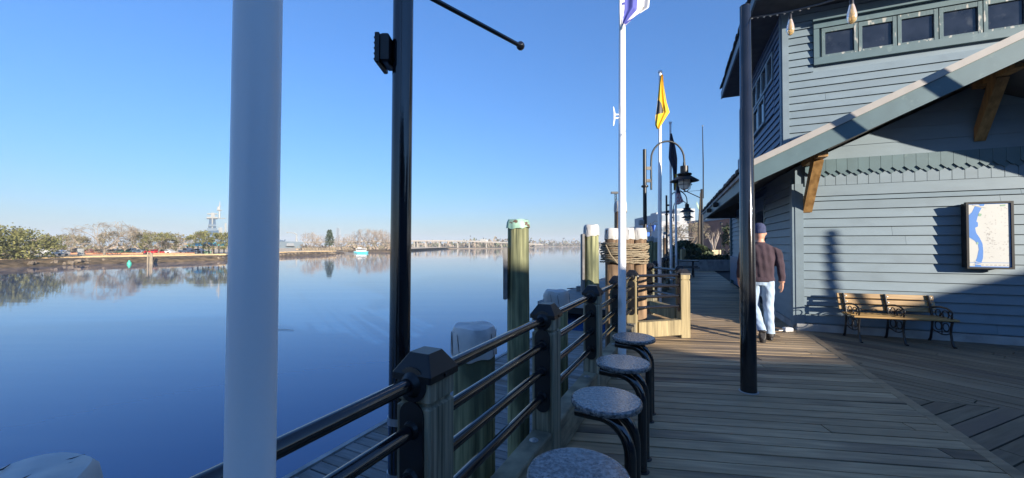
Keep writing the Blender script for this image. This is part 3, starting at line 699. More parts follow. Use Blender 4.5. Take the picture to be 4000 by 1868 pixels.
def cloth(name, label, top, rows, Y, mats, paint, fold=.03):
    # a limp flag: rows of (v, u_left, u_right, folds) hung at depth Y, cloth gathered into folds
    nu = 44; mb = MB(); G = []
    for (v, ul, ur) in rows:
        for i in range(nu+1):
            f = i/nu; x = ((ul+(ur-ul)*f)-2000)/1500*Y; z = 1.5+(957-v)/1500*Y
            G.append((x, Y-.07+fold*math.sin(f*11+v*.004)+fold*.5*math.sin(f*23+1), z))
    nr = len(rows)
    for r in range(nr-1):
        for i in range(nu):
            a = r*(nu+1)+i; q = [G[a], G[a+1], G[a+nu+2], G[a+nu+1]]
            mi = paint((i+.5)/nu, (r+.5)/(nr-1)); mb.add(q, [(0,3,2,1)], mi)
    o = mb.build(name, mats, org=G[0], smooth=True)
    return tag(o, label, 'flag')
def lerp_rows(keys, n_):
    out = []
    for k in range(n_+1):
        t = k/n_*(len(keys)-1); i = min(int(t), len(keys)-2); f = t-i
        out.append(tuple(keys[i][q]+(keys[i+1][q]-keys[i][q])*f for q in range(3)))
    return out
def p_white(f, g):
    g2 = g*2-1.0
    if g > .45 and f < .16+.25*max(0,(g-.6)): return 0
    if .62 < f and g < .78-(f-.62)*.3: return 2 if (f-.78)**2*6+(g-.55)**2*14 < .05 and g > .45 else 0
    if g > .93 - f*.1: return 0
    return 1 if g > .30+abs(f-.5)*.3 else 0
cloth('city_flag', 'white and violet-blue flag with grey emblem drooping at the top edge', None, lerp_rows([(-560,2424,2452),(-300,2422,2540),(-60,2421,2540),(20,2420,2530),(42,2420,2528),(75,2421,2478),(98,2421,2452),(122,2422,2428)], 36), 4.40, [M['flagw'],M['flagb'],M['flagg']], p_white, .02)
def p_yel(f, g): return 1 if (f/.58)**2+((g-.46)/.15)**2 < 1 else 0
cloth('yellow_flag', 'limp yellow flag with a black disc', None, lerp_rows([(292,2582,2588),(340,2575,2592),(400,2568,2602),(440,2563,2614),(452,2561,2606),(490,2559,2582),(505,2566,2574)], 64), 9.45, [M['yellow'],M['blackm']], p_yel, .02)
def p_nav(f, g): return 1 if g > .72 and f > .45 else 0
cloth('navy_flag', 'limp dark navy flag with a yellow patch, hanging behind the lamp arm', None, lerp_rows([(522,2618,2624),(575,2614,2638),(620,2611,2645),(660,2627,2644),(700,2629,2642),(745,2630,2638)], 24), 13.3, [M['flagk'],M['yellow']], p_nav, .02)
def p_us(f, g):
    if g < .35: return 2
    return 0 if int((f*.8+g*1.2)*9) % 2 else 1
cloth('striped_flag', 'red and white striped flag far along the walk under the lamp', None, lerp_rows([(690,2640,2646),(745,2641,2655),(770,2642,2662),(788,2642,2670),(800,2642,2650)], 20), 17.0, [M['flagw'],M['red'],M['flagk']], p_us, .02)

# ================================================================ BLACK POLES
t = thing('strapped_pole', 'black steel pole strapped to the outside of the nearest railing post', 'pole', (-.474,1.605,0)); t.rotation_euler = (0, R(.35), 0)
MB().tube([(0,0,-1.8),(0,0,.3),(0,0,3.4)], [.044,.043,.041], 28).build('pole', M['black'], t, smooth=True)
for z in (.78,.555):
    MB().lathe([(.044,z-.014),(.0465,z-.014),(.0465,z+.014),(.044,z+.014)], 28).build('strap', M['steel'], t, smooth=True)
bxm = MB(); bxm.box((-.058,-.01,2.305), (.035,.10,.118), bev=.008); bxm.box((-.086,-.01,2.30), (.018,.115,.125), bev=.004)
for k in range(5): bxm.box((-.097,-.01,2.255+k*.022), (.008,.10,.006))
bxm.build('floodlight', M['blackm'], t)
arm = MB(); arm.tube([(.02,.02,2.605),(.50,.50,2.605)], .0115, 12); arm.build('banner_arm', M['black'], t, smooth=True)
MB().lathe([(0,-.024),(.012,-.021),(.021,-.012),(.024,0),(.021,.012),(.012,.021),(0,.024)], 16, c=(.505,.505,2.605)).build('arm_finial', M['black'], t, smooth=True)
MB().lathe([(.041,2.575),(.05,2.575),(.05,2.635),(.041,2.635)], 24).build('arm_clamp', M['black'], t, smooth=True)

def string_pole(X, Y, label, h=3.97):
    t = thing('string_light_pole', label, 'pole', (X,Y,0), 0, 'black poles that carry string lights')
    MB().tube([(0,0,0),(0,0,2.9),(0,0,2.92),(0,0,h)], [.076,.062,.056,.050], 32).build('pole', M['black'], t, smooth=True)
    MB().lathe([(.078,0),(.092,0),(.092,.006),(.078,.008)], 28).build('floor_ring', M['conc'], t, smooth=True)
    MB().lathe([(.05,h),(.052,h+.004),(.045,h+.012),(0,h+.014)], 20).build('top_cap', M['blackm'], t, smooth=True)
    MB().tube([(.05,0,h-.12),(.075,0,h-.12)], .008, 8).build('hook', M['steel'], t)
    return t
string_pole(2.42,3.95, 'tapered black steel pole on the deck in front of the walking man')
string_pole(10.95,-1.26, 'black string-light pole out of view, its shadow on the blue wall', 3.95)
sl = thing('string_lights', 'black cable with amber bulbs running from the deck pole', 'string lights', (2.47,3.93,3.85))
def wire_pt(k): return Vector((.05*k, -7.0*k, -.95*4*k*(1-k)*1.0))
pth = [wire_pt(k/24) for k in range(25)]
MB().tube(pth, .0065, 6).build('cable', M['blackm'], sl)
wb_ = MB()
for k in range(9): p = wire_pt(k/9*.12); wb_.tube([p+Vector((0,0,-.004)), p+Vector((.012,0,-.014))], .006, 5)
wb_.build('cable_ties', M['steel'], sl)
for k in (.078, .165, .25, .335):
    p = wire_pt(k)
    sk = MB().tube([p, p+Vector((0,0,-.035)), p+Vector((0,0,-.075))], [.005,.013,.014], 10).build('socket', M['blackm'], sl, smooth=True)
    gl = MB().lathe([(.014,-.075),(.018,-.09),(.028,-.135),(.031,-.165),(.026,-.195),(.012,-.212),(0,-.216)], 16, c=p)
    gm = M.setdefault('bulbglass', mat('amber_bulb_glass', (.85,.62,.30), .05, var=.02, trans=.55))
    gl.build('bulb', gm, sl, smooth=True)
    fl = MB()
    for q in range(4): a = q*1.57; fl.tube([p+Vector((.006*math.cos(a),.006*math.sin(a),-.10)), p+Vector((.008*math.cos(a),.008*math.sin(a),-.175))], .003, 5)
    fl.build('filament', M['gold'], sl)

# ================================================================ PILINGS
def pile(X, Y, top, r, label, m='pileg', cap='cap', bottom=-3.4, seed=1, lean=(0,0), caph=.2, slant=0, loose=False):
    rr = random.Random(seed)
    t = thing('capped_piling', label, 'piling', (X,Y,0), rr.uniform(0,6), 'timber pilings outside the railing')
    ph = [rr.uniform(0,6.28) for _ in range(5)]
    jit = lambda a, z, i: 1+.02*math.sin(3*a+ph[0])+.018*math.sin(7*a+ph[1]+z)+.012*math.sin(15*a+ph[2])+.02*math.sin(z*2.3+ph[3])
    zz = [bottom+(top-.02-bottom)*k/14 for k in range(15)]
    MB().lathe([(r*(1.04-.06*k/14), zz[k]) for k in range(15)], 40, jit=jit).build('shaft', M[m], t, smooth=True)
    j2 = lambda a, z, i: 1+(.02+.05*(top-z)/caph)*abs(math.sin(2.5*a+ph[4]))*(1 if i < 4 else 0)+.015*math.sin(9*a+ph[0])*(1 if i < 5 else .3)
    cp = MB(); R_ = r*1.0; n_ = 48; prof = [(R_*1.03,top-caph),(R_*1.05,top-caph*.98),(R_*1.045,top-caph*.6),(R_*1.03,top-caph*.2),(R_*1.0,top-.008),(R_*.93,top+.012),(R_*.5,top+.018),(0,top+.02)]
    vs = []
    for i, (q, z) in enumerate(prof):
        for k in range(n_):
            a = 2*math.pi*k/n_; rq = q*j2(a, z, i); zl = z
            if i < 2: zl = z+.010*math.sin(2*a+ph[1])+.007*math.sin(7*a+ph[2])
            if i >= 4: zl = z + slant*q*math.cos(a+ph[3]) + .006*math.sin(4*a+ph[0])*(q/R_)
            vs.append((rq*math.cos(a), rq*math.sin(a), zl))
    cp.add(vs, [(i*n_+k, i*n_+(k+1)%n_, (i+1)*n_+(k+1)%n_, (i+1)*n_+k) for i in range(len(prof)-1) for k in range(n_)])
    co = cp.build('cap', M[cap], t, smooth=True)
    # fold lines in the sheet
    if cap == 'cap':
        fm = MB()
        for q in range(7):
            a = ph[q % 5]+q*.9; r1 = R_*1.042*j2(a, top-caph*.5, 2)
            p0 = Vector((r1*math.cos(a), r1*math.sin(a), top-caph*.12)); a2 = a+.16; p1 = Vector((r1*1.01*math.cos(a2), r1*1.01*math.sin(a2), top-caph*.9))
            fm.tube([p0, (p0+p1)/2*1.0, p1], [.0015,.003,.002], 4)
        fm.build('folds', M['ink'], co)['kind'] = 'stuff'
    t.rotation_euler = (lean[0], lean[1], 0)
    return t
p0 = pile(-1.37,1.03, .83, .185, 'wide white-capped piling cut off by the bottom left corner', seed=2, slant=.10)
sc = MB(); r5 = random.Random(8)
for k in range(16):
    a, q = r5.uniform(0,6.28), r5.uniform(.02,.14); x, y = q*math.cos(a), q*math.sin(a); d = r5.uniform(0,3.14)
    sc.tube([(x,y,0),(x+.02*math.cos(d),y+.02*math.sin(d),.001),(x+.045*math.cos(d+.5),y+.045*math.sin(d+.5),0)], [.001,.0028,.001], 4)
sco = sc.build('tar_cracks', M['ink'], p0); sco.location = (0,0,.852); sco['kind'] = 'stuff'
pile(-.272,2.79, .905, .152, 'short piling with crumpled white cap, just behind the first two railing posts', seed=3, slant=.03)
p2 = pile(.075,4.65, 1.79, .132, 'tall green-stained piling with a verdigris metal cap and a board on its side', seed=4, cap='capg', caph=.09)
p2.rotation_euler = (0,0,0)
MB().box((-.155,-.02,1.165), (.05,.22,.62), bev=.012).build('rub_board', M['dock'], p2)
MB().tube([(-.10,-.02,1.58),(-.17,-.05,1.56)], .004, 5).build('nail', M['iron'], p2)
pile(.597,5.17, .875, .158, 'short piling with boxy pale cap, in front of the floating platform', seed=5, slant=.02)
p4 = pile(1.443,6.98, 1.85, .132, 'pale green piling with white cap and a board on its river side', seed=6, caph=.19)
MB().box((-.16,0,1.15), (.04,.2,1.1), bev=.01).build('rub_board', M['dock'], p4); p4.rotation_euler=(0,0,0)
# dolphin: four brown piles bound with rope
def dpile(X, Y, top, r, label, seed): return pile(X, Y, top, r, label, 'pileb', 'cap', -3.4, seed, (0,0), .2)
dpile(1.90,7.27, 1.80, .135, 'brown piling bound with rope, on the river side of its cluster', 11)
dpile(2.40,7.25, 1.80, .128, 'brown piling bound with rope, next to the walk behind pipe rails', 12)
dpile(2.17,7.68, 2.36, .115, 'tallest brown piling at the back of the rope-bound cluster', 13)
dpile(2.16,7.12, 1.80, .10, 'slim brown piling in the middle of the rope-bound cluster', 14)
rp = MB(); r6 = random.Random(4)
for k in range(11):
    z = 1.18+k*.034; pts = []
    for q in range(41):
        a = 2*math.pi*q/40; cx, cy = 2.15, 7.36
        rx, ry = .42+.012*math.sin(3*a+k)+r6.uniform(-.012,.012), .37+r6.uniform(-.012,.012)
        n4 = (abs(math.cos(a))**2.6+abs(math.sin(a))**2.6)**(-1/2.6)
        pts.append((cx+rx*n4*math.cos(a), cy+ry*n4*math.sin(a), z+.010*math.sin(2*a+k*1.3)+r6.uniform(-.008,.008)))
    pts[-1] = pts[0]
    rp.tube(pts, .0145, 7, caps=False)
rp.tube([(1.74,7.12,1.50),(1.80,7.02,1.32),(1.92,6.97,1.16)], .012, 6)
tag(rp.build('rope_lashing', M['rope'], org=(2.15,7.36,1.35), smooth=True), 'old rope coiled many times round the brown piling cluster', 'rope')
# farther green pilings along the walk
for k, (u, Y, tv, r) in enumerate(((2538,16.5,925,.15),(2562,18,930,.15),(2598,30,920,.16))):
    X = (u-2000)/1500*Y; pile(X, Y, 1.5+(957-tv)/1500*Y, r, ['dark piling with white cap behind the rope-bound cluster', 'green piling with white cap left of the yellow flag pole', 'far brown piling with white cap between two flagpoles'][k], 'pileb' if k == 2 else 'pileg', seed=20+k)

# ================================================================ LAMPS
def lamp(X, Y, label, rz=0, H=3.72, box=True):
    t = thing('street_lamp', label, 'street lamp', (X,Y,0), rz, 'black goose-neck lamps along the railing')
    MB().tube([(0,0,-.2),(0,0,1.2),(0,0,H)], [.055,.045,.04], 16).build('pole', M['blackm'], t, smooth=True)
    MB().lathe([(.045,2.83),(.075,2.84),(.08,2.86),(.075,2.88),(.045,2.89)], 16).build('collar', M['blackm'], t, smooth=True)
    br = MB(); br.box((.085,0,3.28), (.12,.03,.075)); br.box((.085,0,2.99), (.12,.03,.075)); br.build('bracket', M['blackm'], t)
    pts = [(.15,0,2.78),(.15,0,3.4)]
    for k in range(1, 15):
        a = math.pi*k/14; pts.append((.15+.385*(1-math.cos(a)), 0, 3.48+.385*math.sin(a)*1.12))
    pts.append((.92,0,3.40))
    MB().tube(pts, .021, 10).build('goose_neck', M['blackm'], t, smooth=True)
    hd = MB().lathe([(.028,3.42),(.03,3.34),(.088,3.33),(.088,3.17),(.155,3.155),(.165,3.135),(.155,3.12),(.12,3.115),(.14,3.10),(.31,2.985),(.315,2.975),(.13,3.055),(0,3.055)], 28, c=(.92,0,0)).build('lamp_shade', M['blackm'], t, smooth=True)
    MB().lathe([(.128,3.05),(.132,2.98),(.125,2.88),(.085,2.80),(0,2.775)], 24, c=(.92,0,0)).build('globe', M['frost'], t, smooth=True)
    cg = MB()
    for q in range(6):
        a = q*math.pi/3; cg.tube([(.92+.158*math.cos(a),.158*math.sin(a),3.04),(.92+.16*math.cos(a),.16*math.sin(a),2.90),(.92+.13*math.cos(a),.13*math.sin(a),2.80),(.92+.05*math.cos(a),.05*math.sin(a),2.735),(.92,0,2.73)], .0055, 5)
    ring = [(.92+.161*math.cos(2*math.pi*q/20),.161*math.sin(2*math.pi*q/20),2.89) for q in range(21)]; cg.tube(ring, .0055, 5, caps=False)
    cg.build('guard_cage', M['blackm'], t)
    if box: MB().box((-.085,0,2.02), (.10,.1,.13), bev=.02).build('junction_box', M['conc'], t)
    return t
lamp(2.98*1.0345,8.6*1.0345, 'tall goose-neck lamp, the closest one, in front of the yellow flag pole', 0.0)
lamp(6.93,17.2, 'second goose-neck lamp, its head under the arm of the first', 0.0)
lamp(8.6,20.8, 'third goose-neck lamp, smaller, behind the second', 0.0)
lamp(14.1,39, 'distant goose-neck lamp with blue pennants beside it', 0.0, box=False)
lamp(19.0,48, 'most distant small goose-neck lamp beyond the pennants', 0.0, box=False)
pn = thing('pennant_string', 'small blue triangular pennants on a line by the distant lamp', 'pennants', at(2540,37,4.0))
o_ = pn.location
MB().tube([at(2505,37,3.55)-o_, at(2540,37,3.35)-o_, at(2580,37,3.5)-o_], .015, 5).build('line', M['blackm'], pn)
for u, z in ((2522,3.4),(2554,3.4),(2532,2.7)):
    p = at(u,37,z)-o_; MB().slab([p+Vector((-.22,0,0)), p+Vector((.22,0,0)), p+Vector((0,0,-.68))], (0,.02,0)).build('pennant', M['blue'], pn)

# ================================================================ BENCH
bn = thing('park_bench', 'slatted wooden bench with black cast-iron frames against the blue wall', 'bench', (5.37,5.95,0), -R(17))
# local: x along the bench, y towards the wall; frames at x = 0, .555, 1.11
def arc(cx, cz, r, a0, a1, n_=10): return [(cx+r*math.cos(R(a0+(a1-a0)*k/n_)), cz+r*math.sin(R(a0+(a1-a0)*k/n_))) for k in range(n_+1)]
for xf in (0.0, .555, 1.11):
    f = MB()
    def tb_(pts, r=.012): f.tube([(xf, p[0], p[1]) for p in pts], r, 8)
    tb_([(-.055,.0),(-.02,.012),(.012,.08),(.03,.2),(.02,.3),(.0,.37)], [.02,.018,.015,.014,.015,.016])     # front leg
    tb_([(.46,.0),(.43,.05),(.40,.2),(.385,.36),(.40,.44),(.44,.58),(.475,.70)], [.02,.017,.015,.016,.017,.016,.018])   # rear leg and back upright
    tb_([(.0,.365),(.1,.372),(.25,.366),(.385,.37)], .013)
    tb_([(.42,.52),(.33,.545),(.22,.56),(.10,.555),(.03,.525)], .014)                                       # arm
    tb_(arc(.035,.49,.038,80,400), .010)
    tb_([(.02,.37),(.012,.43),(.0,.455)], .012); tb_(arc(.13,.455,.062,0,360,16), .007); tb_(arc(.27,.46,.055,0,360,16), .007); tb_(arc(.2,.43,.04,0,360,12), .006)
    tb_([(.03,.2),(.12,.16),(.2,.15),(.30,.17),(.40,.2)], .008); tb_(arc(.12,.27,.06,0,360,14), .007); tb_(arc(.27,.27,.065,0,360,14), .007); tb_([(.2,.15),(.2,.36)], .007)
    f.build('iron_frame', M['iron'], bn, smooth=True)
for k in range(4):
    y = .02+k*.098; MB().box((.555,y,.392+(.004 if k else 0)), (1.26,.078,.03), bev=.006).build('seat_slat', M['slat'], bn)
for k in range(3):
    z = .475+k*.092; y = .432+(z-.44)*.30
    MB().box((.555,y,z), (1.26,.026,.078), M=Matrix.Rotation(-R(17),3,'X'), bev=.006).build('back_slat', M['slat'], bn)
    for xf in (0.0,.555,1.11):
        q = MB().lathe([(0,0),(.011,0),(.009,.006),(0,.008)], 10, M=Matrix.Rotation(R(90),3,'X')).build('bolt', M['steel'], bn); q.location = (xf+.04, y-.014, z)

# ================================================================ WALKING MAN
mn = thing('person', 'person in navy beanie, maroon sweater and pale jeans walking away, half behind the black pole', 'person', (3.98,6.16,0), -R(22))
def loft(mb, rings, n_=18):
    # rings: (cx, cy, cz, rx, ry[, tilt about x])
    vs = []
    for rg in rings:
        cx, cy, cz, rx, ry = rg[:5]; tl = rg[5] if len(rg) > 5 else 0
        for k in range(n_):
            a = 2*math.pi*k/n_; x, y = rx*math.cos(a), ry*math.sin(a)
            vs.append((cx+x, cy+y*math.cos(tl), cz+y*math.sin(tl)))
    fs = [(i*n_+k, i*n_+(k+1)%n_, (i+1)*n_+(k+1)%n_, (i+1)*n_+k) for i in range(len(rings)-1) for k in range(n_)]
    fs += [tuple(range(n_))[::-1], tuple(range((len(rings)-1)*n_, len(rings)*n_))]
    mb.add(vs, fs)
bd = MB()
loft(bd, [(0,.0,.86,.165,.115),(0,.0,.93,.185,.130),(0,.0,1.0,.188,.130),(0,.005,1.10,.190,.128),(0,.01,1.22,.205,.132),(0,.015,1.34,.218,.130),(0,.015,1.43,.215,.115),(0,.015,1.49,.165,.09),(0,.02,1.525,.085,.07),(0,.025,1.56,.062,.064),(0,.035,1.62,.06,.066)])
loft(bd, [(0,.035,1.60,.062,.07),(0,.045,1.63,.074,.09),(0,.05,1.70,.082,.102),(0,.05,1.77,.080,.100),(0,.05,1.82,.06,.075),(0,.05,1.845,.02,.03)])
# right leg (planted), left leg (swinging back, heel up)
loft(bd, [(.09,.0,.95,.098,.115),(.095,.0,.86,.097,.112),(.10,.01,.72,.090,.10),(.105,.02,.52,.074,.083),(.11,.01,.42,.068,.078),(.112,-.01,.26,.068,.076),(.115,-.02,.12,.070,.078),(.115,-.02,.06,.072,.085)])
loft(bd, [(-.09,.0,.95,.098,.115),(-.09,.01,.86,.097,.112),(-.085,.05,.70,.088,.10),(-.075,.09,.53,.073,.083),(-.065,.04,.44,.068,.078),(-.05,-.08,.32,.063,.072),(-.035,-.20,.20,.064,.068),(-.03,-.235,.165,.066,.068)])
# shoes
loft(bd, [(.115,-.075,.045,.035,.045,0),(.118,-.06,.05,.045,.05)] and [(.117,.03,.0,.045,.13),(.117,.03,.02,.05,.138),(.116,.015,.055,.046,.11),(.115,-.02,.09,.05,.06)])
MBs = [(-.03,-.285,.125,.044,.075,R(66)),(-.03,-.245,.07,.05,.125,R(66)),(-.03,-.215,.095,.048,.118,R(66)),(-.03,-.20,.15,.045,.06,R(40))]
loft(bd, MBs)
# arms: right hangs straight, left swings forward
loft(bd, [(.165,.015,1.46,.07,.07),(.215,.01,1.42,.066,.07),(.245,.0,1.32,.060,.066),(.262,-.01,1.20,.055,.06),(.275,-.015,1.10,.050,.054),(.285,-.005,1.0,.047,.05),(.290,.01,.915,.044,.046)])
loft(bd, [(.290,.012,.92,.030,.034),(.292,.016,.885,.026,.040),(.293,.022,.845,.022,.046),(.291,.026,.80,.018,.044)], 12)
loft(bd, [(-.165,.015,1.46,.07,.07),(-.215,.02,1.42,.066,.07),(-.242,.05,1.32,.060,.066),(-.255,.09,1.20,.055,.06),(-.262,.13,1.10,.050,.054),(-.262,.19,1.01,.047,.05),(-.258,.25,.94,.044,.046)])
loft(bd, [(-.258,.25,.945,.030,.034),(-.257,.27,.90,.026,.040),(-.256,.285,.86,.022,.044),(-.255,.295,.82,.018,.04)], 12)
for sx, bx_, by_, bz_ in ((1,.292,.02,.81),(-1,-.256,.288,.835)):
    for q in range(4): bd.tube([(bx_,by_-.032+q*.021,bz_+.01),(bx_-sx*.006,by_-.031+q*.021,bz_-.04+abs(q-1.5)*.006),(bx_-sx*.026,by_-.029+q*.020,bz_-.068+abs(q-1.5)*.009)], [.0105,.0098,.008], 8)
    bd.tube([(bx_-sx*.008,by_-.03,bz_+.065),(bx_-sx*.03,by_+.025,bz_+.03),(bx_-sx*.036,by_+.03,bz_-.005)], [.012,.011,.009], 8)
# ears, nose
for sx in (-1, 1): bd.tube([(sx*.078,.04,1.655),(sx*.092,.03,1.68),(sx*.082,.03,1.705)], [.010,.014,.010], 8)
bd.tube([(0,.145,1.70),(0,.165,1.665),(0,.14,1.655)], [.008,.014,.012], 8)
ob = bd.build('body', M['sweater'])
md = ob.modifiers.new('r', 'REMESH'); md.mode = 'VOXEL'; md.voxel_size = .0095; md.use_smooth_shade = True
ms = ob.modifiers.new('s', 'SMOOTH'); ms.iterations = 3; ms.factor = .5
dg = bpy.context.evaluated_depsgraph_get(); me = D.meshes.new_from_object(ob.evaluated_get(dg)); D.objects.remove(ob)
me.name = 'body'; me.materials.clear()
for k in ('sweater','denim','skin','shoe'): me.materials.append(M[k])
# clothing folds
NR = [v.normal.copy() for v in me.vertices]; NC = []
for v, nrm in zip(me.vertices, NR):
    x, y, z = v.co
    if z < .95 and z > .1 and abs(x) < .2: a = .0022*math.sin(z*46+x*60+y*25)+.0022*math.sin(z*19-y*38+x*31)
    elif z > .92 and z < 1.5: a = .0045*math.sin(x*70+z*9)*(1 if y < .05 else .5)+.003*math.sin(z*38+x*22)
    else: a = 0
    NC += [x+nrm.x*a, y+nrm.y*a, z+nrm.z*a]
me.vertices.foreach_set('co', NC)
for p in me.polygons:
    x, y, z = p.center; i = 0
    if z > 1.545: i = 2
    elif abs(x) > .235 and z < (.925 if x > 0 else .95): i = 2
    elif z < .105 and (x > .0): i = 3
    elif x < .045 and y < -.13 and z < .20 and z < .75*(-.13-y)+.085: i = 3
    elif z < .935 and abs(x) < .235: i = 1
    p.material_index = i
me.polygons.foreach_set('use_smooth', [True]*len(me.polygons))
b_ = D.objects.new('body', me); COL.objects.link(b_); b_.parent = mn
ht = MB(); 
n_ = 24; prof = [(.083,.103,1.695),(.0905,.111,1.70),(.0915,.112,1.735),(.0885,.109,1.74),(.0895,.110,1.775),(.083,.102,1.81),(.062,.078,1.84),(.03,.036,1.856),(.002,.002,1.858)]
loft(ht, [(0,.05,z,a,c,R(6)) for a, c, z in prof], n_); ht.build('beanie', M['hat'], mn, smooth=True)
hm = MB(); loft(hm, [(0,.0,.915,.186,.128),(0,0,.93,.198,.14),(0,0,.955,.196,.138),(0,.0,.99,.188,.13)], 24); hm.build('sweater_hem', M['sweater'], mn, smooth=True)
# scrap at the building corner
tag(MB().box((0,0,.035), (.13,.09,.07), bev=.012).box((-.1,0,.02), (.12,.02,.012)).build('cable_end_box', M['flagw'], org=(0,0,0)), 'small white box lying on the deck at the building corner', 'box').location = bb(8.0,1.86,0)

# made-up post, arm and strips, unseen at right, added to throw bands on the roof edge
SV = Vector((math.sin(R(SUN_AZ))*math.cos(R(SUN_EL)), math.cos(R(SUN_AZ))*math.cos(R(SUN_EL)), math.sin(R(SUN_EL))))
ev = Vector((.824,.566,0)); B1 = Vector((4.957,5.785,3.27))+SV*2.6; B2 = Vector((5.896,5.394,3.78))+SV*2.6
bp_ = thing('shadow_post', 'unseen post with arm and two strips, added to cast the roof edge bands', 'post', (4.25,2.19,0)); o_ = bp_.location
top = Vector((4.25,2.19,4.05)); hz_ = Vector((0,0,.36))
MB().tube([Vector((0,0,0)), top-o_], [.05,.04], 12).build('post', M['blackm'], bp_); MB().tube([top-o_, B1+hz_-o_, B2+hz_-o_], .008, 8).build('arm', M['blackm'], bp_)
for Bc in (B1, B2):
    lv = (ev*.17+Vector((0,0,-.385))).normalized()*.33
    MB().slab([Bc-ev*.085-lv-o_, Bc+ev*.085-lv-o_, Bc+ev*.085+lv-o_, Bc-ev*.085+lv-o_], SV*.01).build('shadow_strip', M['flagk'], bp_)

# ================================================================ TREES
M['bark'] = mat('grey_bark', (.20,.165,.13), .95, var=.3, vs=3)
M['barkd'] = mat('dark_bark', (.10,.08,.06), .95, var=.3, vs=3)
M['twig'] = mat('bare_twigs', (.25,.205,.155), .95, var=.25, vs=.6)
M['twigp'] = mat('pale_twigs', (.28,.22,.165), .95, var=.25, vs=.3)
M['olive'] = mat('olive_leaves', (.15,.14,.075), .8, var=.3, vs=.7, col2=(.24,.21,.12))
M['green'] = mat('live_oak_leaves', (.10,.115,.028), .8, var=.45, vs=.6, col2=(.20,.19,.06))
M['dgreen'] = mat('dark_evergreen_leaves', (.022,.04,.015), .7, var=.4, vs=2, col2=(.05,.075,.025))
def rvec(r): 
    a, z = r.uniform(0, 6.283), r.uniform(-1, 1); q = math.sqrt(1-z*z); return Vector((q*math.cos(a), q*math.sin(a), z))
def tree(name, label, cat_grp, loc, h, w, seed, leaf=None, leaves=900, twig='twig', bark='bark', trunk=.22, lsz=.35, levels=4, spread=1.0, low=0.0, tw=.03, up=.15, fill=0):
    r = random.Random(seed)
    t = thing(name, label, 'tree', loc, 0, cat_grp)
    tk = MB(); tg = MB(); tips = []
    k = max(.05, h*.028)
    def inside(p): # ellipsoid-like crown
        zc = (p.z-h*(trunk*.6+low))/(h*(1-trunk*.6-low)); return zc
    def grow(p, d, L, rad, lev):
        q1 = p + d*L*.5 + rvec(r)*L*.07; q2 = p + (d + rvec(r)*.22).normalized()*L
        # keep within the crown outline
        rr = math.hypot(q2.x, q2.y); lim = w/2*r.uniform(.78,1.0)
        if rr > lim: q2.x *= lim/rr; q2.y *= lim/rr
        q2.z = min(q2.z, h*r.uniform(.86,1.0)*(.78+.22*math.cos(min(1.5, rr/lim*1.35))))
        q2.z = max(q2.z, h*(trunk*.55))
        if lev < 2: tk.tube([p, q1, q2], [rad, rad*.8, rad*.55], 5, caps=False)
        elif lev < 4: tg.twig(p, q1, rad, rad*.8); tg.twig(q1, q2, rad*.8, rad*.55)
        else: tg.twig(p, q2, rad, rad*.5)
        if lev >= levels-1: tips.append(q2); tips.append(q1)
        if lev >= levels: return
        nb = r.choice((3,3,4)) if lev < 3 else r.choice((3,4,5))
        for i in range(nb):
            base = q2 if i else q1.lerp(q2, .5)
            dd = (q2-p).normalized()*.75 + rvec(r)*.75*spread; dd.z += up*(1 if lev < 3 else .3)
            grow(base, dd.normalized(), L*r.uniform(.55,.8), max(rad*.55, tw*.6), lev+1)
    th = h*trunk; tk.tube([(0,0,-.3),(0,0,0),(r.uniform(-.1,.1),r.uniform(-.1,.1),th)], [k*1.5,k*1.1,k*.85], 8, caps=False)
    nl = 6
    for i in range(nl):
        a = 6.283*i/nl+r.uniform(-.4,.4); d = Vector((math.cos(a)*spread*1.1, math.sin(a)*spread*1.1, r.uniform(.35,1.25))).normalized()
        grow(Vector((0,0,th*r.uniform(.75,1.0))), d, (h-th)*r.uniform(.38,.52)*(1 if w < 1.6*h else 1.3), k*.55, 1)
    tr = tk.build('trunk', M[bark], t); cr = tg.build('canopy', M[twig], t)
    if leaf:
        lf = MB(); cl = []
        for i in range(fill//40):          # leaf clumps that fill the crown out to its outline
            a, q = r.uniform(0,6.283), math.sqrt(r.random()); zc = r.uniform(-1,1)*math.sqrt(1-q*q*.8)
            cl.append(Vector((q*w/2*math.cos(a), q*w/2*math.sin(a), h*(.56+low)+h*(.42-low*.5)*zc)))
        for i in range(leaves+fill):
            p = (r.choice(tips)+rvec(r)*lsz*r.uniform(.2,1.9)) if i < leaves else (r.choice(cl)+Vector((r.gauss(0,w*.035),r.gauss(0,w*.035),r.gauss(0,w*.022)))); s_ = lsz*r.uniform(.5,1.1); a = rvec(r); b2 = a.cross(rvec(r)).normalized(); a = (a-b2*a.dot(b2)).normalized()
            if p.z < h*trunk*.5: continue
            lf.add([p-a*s_-b2*s_*.5, p+a*s_*.2-b2*s_*.6, p+a*s_+b2*s_*.4, p-a*s_*.3+b2*s_*.6], [(0,1,2,3)])
        lf.build('crown', M[leaf], t)
    return t
G0 = -1.25
WB = 'trees on the far bank lawn'
tree('live_oak', 'dense green live oak hanging over the water at the far bank end', WB, at(-25,75,-1.7), 7.0, 17.5, 1, 'green', 1800, bark='bark', trunk=.10, lsz=.24, low=-.10, spread=1.1, up=.05, fill=9000)
tree('live_oak', 'second dense green oak partly out of frame on the far bank', WB, at(-230,74,-1.4), 7.2, 15, 2, 'green', 2500, trunk=.2, lsz=.24, fill=5000)
tree('live_oak', 'grey-green oak between the green oak and the tall bare tree', WB, at(235,108,G0), 6.0, 13, 3, 'olive', 1500, trunk=.2, lsz=.2, levels=5)
